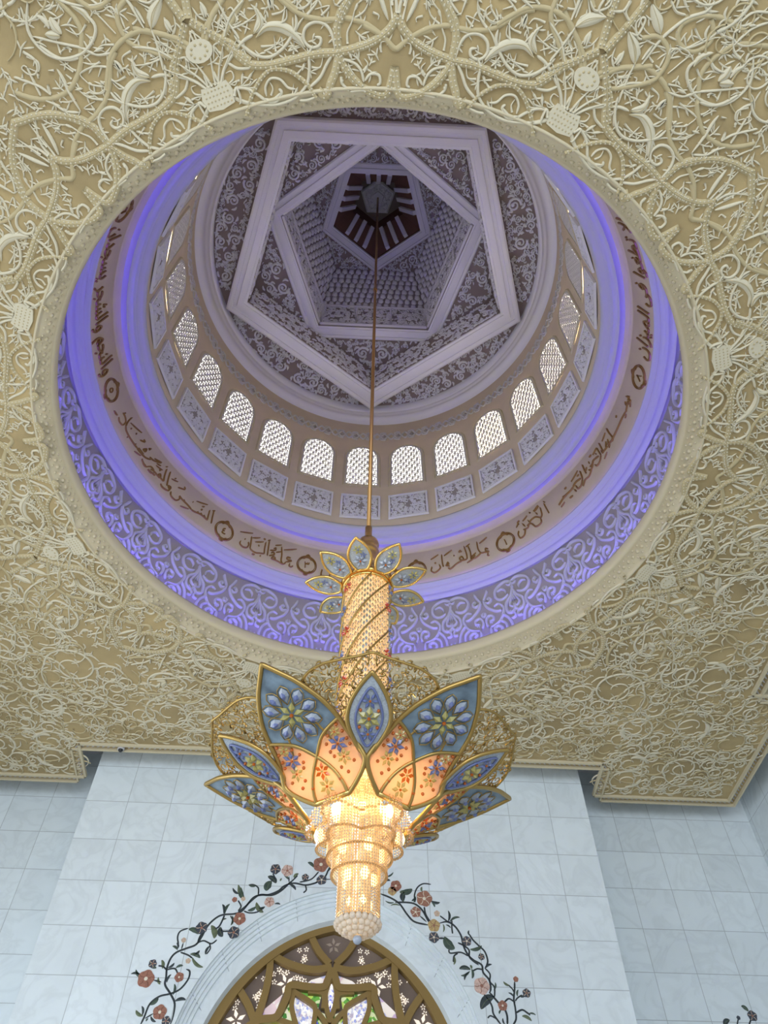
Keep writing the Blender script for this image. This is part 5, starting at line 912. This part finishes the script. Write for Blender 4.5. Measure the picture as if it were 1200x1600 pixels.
# crystal tiers: strands of beads hanging in lobed curtains
def curtain(name, rfun, ztop, zbot, n, bead=.018, scallop=.0):
    k = MB(); rows = 0
    for i in range(n):
        a = 2 * PI * i / n; az = 180 - math.degrees(a); R = rfun(az) * S; z = CZ(ztop(az) if callable(ztop) else ztop); zb = CZ(zbot) - scallop * abs(math.sin(n * a / 4))
        o = Vector((math.sin(a), math.cos(a), 0)); e = Vector((math.cos(a), -math.sin(a), 0)); c0 = o * R; h = bead * 1.55
        while z > zb:
            c = c0 + Vector((0, 0, z)); r = bead * .62
            k.add([c + Vector((0, 0, h * .5)), c + o * r, c + e * r, c - o * r, c - e * r, c - Vector((0, 0, h * .5))], [(0, 1, 2), (0, 2, 3), (0, 3, 4), (0, 4, 1), (5, 2, 1), (5, 3, 2), (5, 4, 3), (5, 1, 4)]); z -= h
        k.ball(c0 + Vector((0, 0, z)), bead * .8, 6)
    return tag(cpart(k, name, M_CRYS, smooth=False), kind='stuff')
lobe = lambda r, d: (lambda az: r + d * max(0, math.cos(math.radians(2.5 * (az - AZ0 - 36)))) ** 1.0 if math.cos(math.radians(5 * (az - AZ0 - 36))) > -2 else r)
def lob(r, d): return lambda az: r + d * (.5 + .5 * math.cos(math.radians(5 * (az - AZ0 - 36)))) ** .6
vtop = lambda az: .800 + .055 * (.5 - .5 * math.cos(math.radians(5 * (az - AZ0 - 36)))) ** 1.5
curtain('crystal_tier', lob(.064, .040), vtop, .786, 112, .019)
curtain('crystal_tier', lob(.060, .022), .792, .752, 92, .019)
curtain('crystal_tier', lambda az: .0585, .768, .727, 72, .019)
curtain('crystal_tier', lambda az: .0490, .745, .700, 60, .018)
curtain('crystal_tier', lambda az: .0365, .715, .616, 46, .018)
k = MB()                                       # cluster of crystal balls closing the foot
for ring, (R, z, n) in enumerate(((.0355, .612, 22), (.029, .606, 18), (.021, .601, 13), (.012, .598, 8))):
    for i in range(n): a = 2 * PI * (i + .5 * ring) / n; k.ball((S * R * math.sin(a), S * R * math.cos(a), CZ(z)), .030, 8)
tag(cpart(k, 'crystal_ball_cluster', M_BALL), kind='stuff')
k = MB(); k.ball((0, 0, CZ(.5885)), .038, 12); tag(cpart(k, 'pendant_ball', M_GCLEAR), 'single clear glass ball at the lowest point')
lat('added_glow_tube', [(.0005, .625), (.022, .625), (.022, .715), (.036, .72), (.036, .775), (.044, .78), (.044, .83), (.0005, .83)], lamp_mat('amber added glow', 0.95))  # added glowing tube gives the strands an amber backing
# lamp bulbs inside
def bulb(x, y, z, r=.035):
    k = MB(); k.ball((x, y, CZ(z)), r, 8, (1, 1, 1.5)); return cpart(k, 'lamp_bulb', M_BULB)
for i in range(5):
    a = math.radians(180 - (AZ0 + 36 + 72 * i)); bulb(S * .080 * math.sin(a), S * .080 * math.cos(a), .783, .05)
    a = math.radians(180 - (AZ0 + 72 * i)); bulb(S * .048 * math.sin(a), S * .048 * math.cos(a), .80, .045)
    a = math.radians(180 - (AZ0 + 20 + 72 * i)); bulb(S * .040 * math.sin(a), S * .040 * math.cos(a), .735, .045)
    bulb(S * .026 * math.sin(a), S * .026 * math.cos(a), .690, .04)
    bulb(S * .018 * math.sin(a), S * .018 * math.cos(a), .645, .035)
def pl(name, x, y, z, e, r=.05):
    l = bpy.data.lights.new(name, 'POINT'); l.energy = e; l.color = (1, .70, .36); l.shadow_soft_size = r
    o = bpy.data.objects.new(name, l); o.location = (x, y, CZ(z)); o.parent = CH; COL.objects.link(o)
for i in range(5):
    a = math.radians(180 - (AZ0 + 36 + 72 * i)); pl('petal_lamp', S * .085 * math.sin(a), S * .085 * math.cos(a), .868, 16)
for z_, e_ in ((.80, 3.2), (.77, 3.0), (.735, 2.4), (.695, 1.7), (.655, 1.3), (.622, 1.0)): pl('tier_lamp', 0, 0, z_, e_, .10)
# ------------------------------------------------------------------ arched stained-glass window in the pilaster
def glow(name, cols, scale, strength, stretch=(1, 1, 1)):   # backlit glass mosaic
    m = bpy.data.materials.new(name); m.use_nodes = True; nt = m.node_tree; N = nt.nodes; L = nt.links; b = N['Principled BSDF']
    tc = N.new('ShaderNodeTexCoord'); mp = N.new('ShaderNodeMapping'); mp.inputs['Scale'].default_value = stretch; v = N.new('ShaderNodeTexVoronoi'); v.inputs['Scale'].default_value = scale
    L.new(tc.outputs['Object'], mp.inputs['Vector']); L.new(mp.outputs['Vector'], v.inputs['Vector'])
    r = N.new('ShaderNodeValToRGB'); r.color_ramp.interpolation = 'CONSTANT'; e = r.color_ramp.elements
    while len(e) < len(cols): e.new(.5)
    for i, c in enumerate(cols): e[i].position = i / len(cols); e[i].color = (*c, 1)
    sp = N.new('ShaderNodeSeparateColor'); L.new(v.outputs['Color'], sp.inputs[0]); L.new(sp.outputs[0], r.inputs['Fac'])
    L.new(r.outputs['Color'], b.inputs['Emission Color']); L.new(r.outputs['Color'], b.inputs['Base Color']); b.inputs['Emission Strength'].default_value = strength; b.inputs['Roughness'].default_value = .3
    return m
M_GW = glow('white and blue mosaic glass', [(.75, .72, .70), (.55, .55, .68), (.9, .88, .86), (.45, .40, .50), (.30, .34, .62), (.85, .80, .72)], 26, .62)
M_GB = glow('blue mosaic glass', [(.10, .12, .52), (.22, .28, .70), (.05, .06, .35), (.55, .58, .80)], 26, .6)
M_GG = glow('green mosaic glass', [(.12, .34, .05), (.45, .62, .12), (.62, .70, .40), (.06, .22, .04), (.75, .75, .55)], 15, .62)
M_GP = glow('pink mosaic glass', [(.70, .55, .58), (.55, .42, .60), (.85, .78, .72), (.40, .42, .62)], 7, .55)
M_CUT = mat('daylit cut-out', (.9, .82, .70), .5, emit=.62, ecol=(.95, .84, .70))
YG = YP + .32                                # plane of the bronze frame's outer face
SW = S * YG / YP                             # the same shapes one reveal further back
WN = structure(tag(empty('window_25', (XA, YG, 0))), 'pointed arched window with bronze tracery and backlit stained glass below the chandelier', 'window')
def to_w(A): return [(SW * x, EYE + SW * z) for x, z in A]
e1, z1_, r1 = arch_mix(1.0)
def gold_arch(d):                            # right half of the arch line inset by d (S units)
    r = r1 - d; b = math.acos(e1 / r); return [(-e1 + r * math.cos(b * t), z1_ + r * math.sin(b * t)) for t in np.linspace(0, 1, 24)]
def full_arch(d, zb=.35): R = gold_arch(d); return [(R[0][0], zb)] + R + [(-x, z) for x, z in R[::-1][1:]] + [(-R[0][0], zb)]
k = MB(); A = to_w(full_arch(-.004)); B = to_w(full_arch(.046)); n = len(A)
for (P0, y0), (P1, y1) in (((A, .10), (A, 0)), ((A, 0), (B, 0)), ((B, 0), (B, .16))):
    k.add([(x, y0, z) for x, z in P0] + [(x, y1, z) for x, z in P1], [(i, i + 1, n + i + 1, n + i) for i in range(n - 1)])
k.build('frame', M_BAR, WN, smooth=False)
def bar(pts, w, y0=.015, y1=.15):            # flat bar of width w following a line in the window's plane
    q = smooth_line(pts, 6); d = np.gradient(q, axis=0); L = np.hypot(d[:, 0], d[:, 1]); nx, nz = -d[:, 1] / L, d[:, 0] / L; k = MB(); m = len(q)
    V = []
    for i in range(m):
        for s_, y in ((-1, y1), (-1, y0), (1, y0), (1, y1)): V.append((q[i][0] + nx[i] * s_ * w / 2, y, q[i][1] + nz[i] * s_ * w / 2))
    k.add(V, [(i * 4 + j, i * 4 + (j + 1) % 4, (i + 1) * 4 + (j + 1) % 4, (i + 1) * 4 + j) for i in range(m - 1) for j in range(4)] + [(0, 1, 2, 3), (m * 4 - 1, m * 4 - 2, m * 4 - 3, m * 4 - 4)])
    return k
for i, c in enumerate(WBAR):
    q = np.array(c[1:], float).reshape(-1, 2) / 1e4
    thick = .125 if c[0] >= 1 else .085
    lv = .0 if i < 4 else (-.01 if i == 4 else .012)
    for sg in (1, -1):
        if len(q) == 2 and False: continue
        bar([(SW * x * sg, EYE + SW * z) for x, z in q], thick, .02 + lv + i * .0013 + (.0006 if sg > 0 else 0), .15 + i * .0011 + (.0005 if sg > 0 else 0)).build('tracery_bar', M_BAR, WN, smooth=False)
# perforated brown screen with the open centre rosette, daylit cut-outs, and glass behind
k = MB(); A = to_w(full_arch(.03)); k.add([(x, .17, z) for x, z in A], [tuple(range(len(A)))]); k.build('screen_panel', M_PERF, WN, smooth=False)
def poly_part(name, pts, m, y=.155, sg=1): 
    k = MB(); q = [(SW * x * sg, y, EYE + SW * z) for x, z in pts]; k.add(q + [(x, y + .01, z) for x, _, z in q], [tuple(range(len(q)))] + [(i, (i + 1) % len(q), len(q) + (i + 1) % len(q), len(q) + i) for i in range(len(q))]); return k.build(name, m, WN, smooth=False)
wb = [np.array(c[1:], float).reshape(-1, 2) / 1e4 for c in WBAR]
ros = [tuple(p) for p in wb[4]]               # left half outline of the rosette
cen = [tuple(p) for p in wb[5]]
poly_part('glass_pane', [tuple(p) for p in smooth_line(cen, 4)] + [(-x, z) for x, z in smooth_line(cen, 4)[::-1]], M_GW, .150)
tip = cen[-1]; poly_part('glass_pane', [tip, (tip[0] - .017, tip[1] + .03), (0, tip[1] + .065), (-tip[0] + .017, tip[1] + .03)], M_GB, .148)
pet_o = [tuple(p) for p in smooth_line(wb[6], 4)]; pet_i = [tuple(p) for p in smooth_line(wb[7], 4)]
RB = smooth_line(ros, 4)
for sg in (1, -1):
    poly_part('glass_pane', pet_o + pet_i[::-1], M_GW, .150, sg)
    poly_part('glass_pane', [(-.005, 1.10), (-.045, 1.115), (-.035, 1.165), (-.105, 1.172), (-.155, 1.168), (-.165, 1.10), (-.235, 1.06), (-.235, .98), (0, .98)], M_GG, .154, sg)
    poly_part('glass_pane', [(-.012, 1.02), (-.05, 1.095), (-.075, 1.05), (-.095, .98), (-.0, .98)], M_GB, .152, sg)
    poly_part('glass_pane', [(-.115, 1.185), (-.075, 1.215), (-.02, 1.232), (-.028, 1.205), (-.06, 1.19)], M_GP, .160, sg)
    poly_part('glass_pane', [(-.175, 1.165), (-.235, 1.115), (-.262, 1.065), (-.215, 1.06), (-.195, 1.10)], M_GP, .160, sg)
    for (x, z, r, rot) in ((-.167, 1.200, .034, .3), (-.329, 1.079, .036, .1), (.0, 1.335, .030, .0)):
        if x == 0 and sg < 0: continue
        k = MB()
        for j in range(5):
            a = rot + PI / 2 + j * 2 * PI / 5; d = .62
            p = [(x + r * .16 * math.cos(a), z + r * .16 * math.sin(a)), (x + r * .58 * math.cos(a - .30), z + r * .58 * math.sin(a - .30)), (x + r * math.cos(a + .12), z + r * math.sin(a + .12)), (x + r * .52 * math.cos(a + .42), z + r * .52 * math.sin(a + .42))]
            q = [(SW * u * sg, .160, EYE + SW * v) for u, v in p]; k.add(q + [(u, .166, v) for u, _, v in q], [(0, 1, 2, 3)] + [(i, (i + 1) % 4, 4 + (i + 1) % 4, 4 + i) for i in range(4)])
        k.build('star_cutout', M_CUT if x else mat('brownish star', (.42, .33, .26), .5), WN, smooth=False)  # top star is an even brown
    rng = random.Random(6)
    for (cx, cz, rr, nn) in ((-.125, 1.300, .040, 6), (-.268, 1.188, .050, 7), (-.215, 1.225, .030, 4), (-.112, 1.235, .03, 4), (-.17, 1.245, .02, 3), (-.36, 1.118, .028, 4), (-.295, 1.045, .03, 4), (-.055, 1.335, .022, 3), (-.035, 1.385, .012, 1), (-.255, 1.14, .03, 4)):
        for _ in range(nn):
            x = cx + rng.uniform(-rr, rr); z = cz + rng.uniform(-rr, rr) * .8; k = MB(); a0 = rng.uniform(0, 6)
            for j in range(5):
                a = a0 + j * 1.2566; q = [(SW * (x + .011 * d * math.cos(a + o)) * sg, .160, EYE + SW * (z + .011 * d * math.sin(a + o))) for d, o in ((.25, 0), (.62, -.35), (.95, 0), (.62, .35))]
                k.add(q + [(u, .166, v) for u, _, v in q], [(0, 1, 2, 3)] + [(i, (i + 1) % 4, 4 + (i + 1) % 4, 4 + i) for i in range(4)])
            k.build('small_flower_cutout', M_CUT, WN, smooth=False)
# ------------------------------------------------------------------ inlaid flower garlands
IC = dict(r=(.33, .15, .105), R=(.33, .16, .11), p=(.60, .43, .37), n=(.055, .065, .085), w=(.07, .08, .10), c=(.58, .44, .33), y=(.50, .36, .16))
IM = {k_: mat('inlaid stone ' + n_, IC[k_], .4, var=.22, vscale=30) for k_, n_ in dict(r='red', R='brick', p='pink', n='navy', w='slate', c='cream', y='honey').items()}
M_LEAF = mat('inlaid green stone', (.055, .085, .065), .4, var=.35, vscale=14); M_LEAFD = mat('inlaid dark green stone', (.035, .05, .055), .4, var=.3, vscale=14); M_OLIVE = mat('inlaid olive stone', (.12, .15, .085), .4, var=.3, vscale=14)
M_STEM = mat('inlaid dark stem stone', (.025, .035, .04), .4)
M_WHITEC = mat('inlaid pale centre', (.75, .68, .55), .4)
def garland(key, Y, label):
    st, fl, lf = GARL[key]; root = tag(empty('floral_inlay', (0, Y, 0)), label, 'inlay', 'flower garland inlays of the far wall')
    m3 = lambda A: np.c_[A[:, 0], -A[:, 2] - .0005, EYE + A[:, 1]]
    for c in st:
        r = Relief(); q = np.array(c[1:], float).reshape(-1, 2) / 1e4 * S; r.stroke(q, .036 * c[0], .006, 'v', 6); r.build('stem', M_STEM, m3, root)
    for x, z, rr, cc in fl:
        x, z, rr = x / 1e4 * S, z / 1e4 * S, rr / 1e4 * S; r = Relief(); rng = random.Random(int(x * 1000)); n = 6; a0 = rng.uniform(0, 6)
        r.plate([(x + rr * (.86 + .14 * abs(math.sin(2.5 * a + a0))) * math.cos(a), z + rr * (.86 + .14 * abs(math.sin(2.5 * a + a0))) * math.sin(a)) for a in np.linspace(0, 2 * PI, 30, False)], .007)
        f_ = r.build('flower' if rr > .06 else 'bud', IM[cc], m3, root)
        if rr > .06:                          # petal lines and a pale eye
            r = Relief()
            for j in range(5): a = a0 + j * 1.2566; r.stroke([(x + rr * .25 * math.cos(a), z + rr * .25 * math.sin(a)), (x + rr * .62 * math.cos(a + .25), z + rr * .62 * math.sin(a + .25)), (x + rr * .9 * math.cos(a + .1), z + rr * .9 * math.sin(a + .1))], .012, .003, 'v', 3, .007)
            r.build('petal_lines', IM['c'] if cc in 'nw' else IM['r'] if cc in 'py' else M_WHITEC if cc == 'R' else mat('petal line', (.22, .09, .06), .5), m3, f_)
            r = Relief(); r.dot(x, z, rr * .22, .004, .007, 8); r.build('eye', M_WHITEC if cc in 'Rwr' else IM['r'], m3, f_)
    for i, (x0, z0, x1, z1, w) in enumerate(lf):
        x0, z0, x1, z1, w = [v / 1e4 * S for v in (x0, z0, x1, z1, w)]; dx, dz = x1 - x0, z1 - z0; b = .12 if i % 2 else -.12; r = Relief()
        r.stroke([(x0, z0), (x0 + dx * .35 - dz * b, z0 + dz * .35 + dx * b), (x0 + dx * .7 - dz * b, z0 + dz * .7 + dx * b), (x1, z1)], w * 1.1, .006, 'l', 6)
        l_ = r.build('leaf', (M_LEAF, M_LEAFD, M_LEAF, M_OLIVE, M_LEAFD)[i % 5], m3, root)
        if w > .06: r = Relief(); r.stroke([(x0, z0), (x0 + dx * .5 - dz * b, z0 + dz * .5 + dx * b), (x1 - dx * .1, z1 - dz * .1)], .008, .002, 'v', 4, .0065); r.build('leaf_vein', M_OLIVE, m3, l_)
    return root
garland('L', YP, 'inlaid flower garland climbing the left side of the window arch')
garland('R', YP, 'inlaid flower garland descending the right side of the window arch')
garland('K', YW, 'small inlaid flower sprig on the recessed wall at bottom right corner')
# small round camera under the ceiling's edge
cc = tag(empty('security_camera', (-0.975 * S, 2.88 * S, Z(HC) - .02)), 'small black and white dome camera on the ceiling edge at left', 'camera')
k = MB(); k.tube([(0, 0, .02), (0, 0, -.05)], .075, 16); k.build('base', M_WHITE, cc)
k = MB(); k.ball((0, 0, -.05), .055, 12); k.build('lens_dome', mat('black lens', (.01, .01, .012), .15, spec=.6), cc)
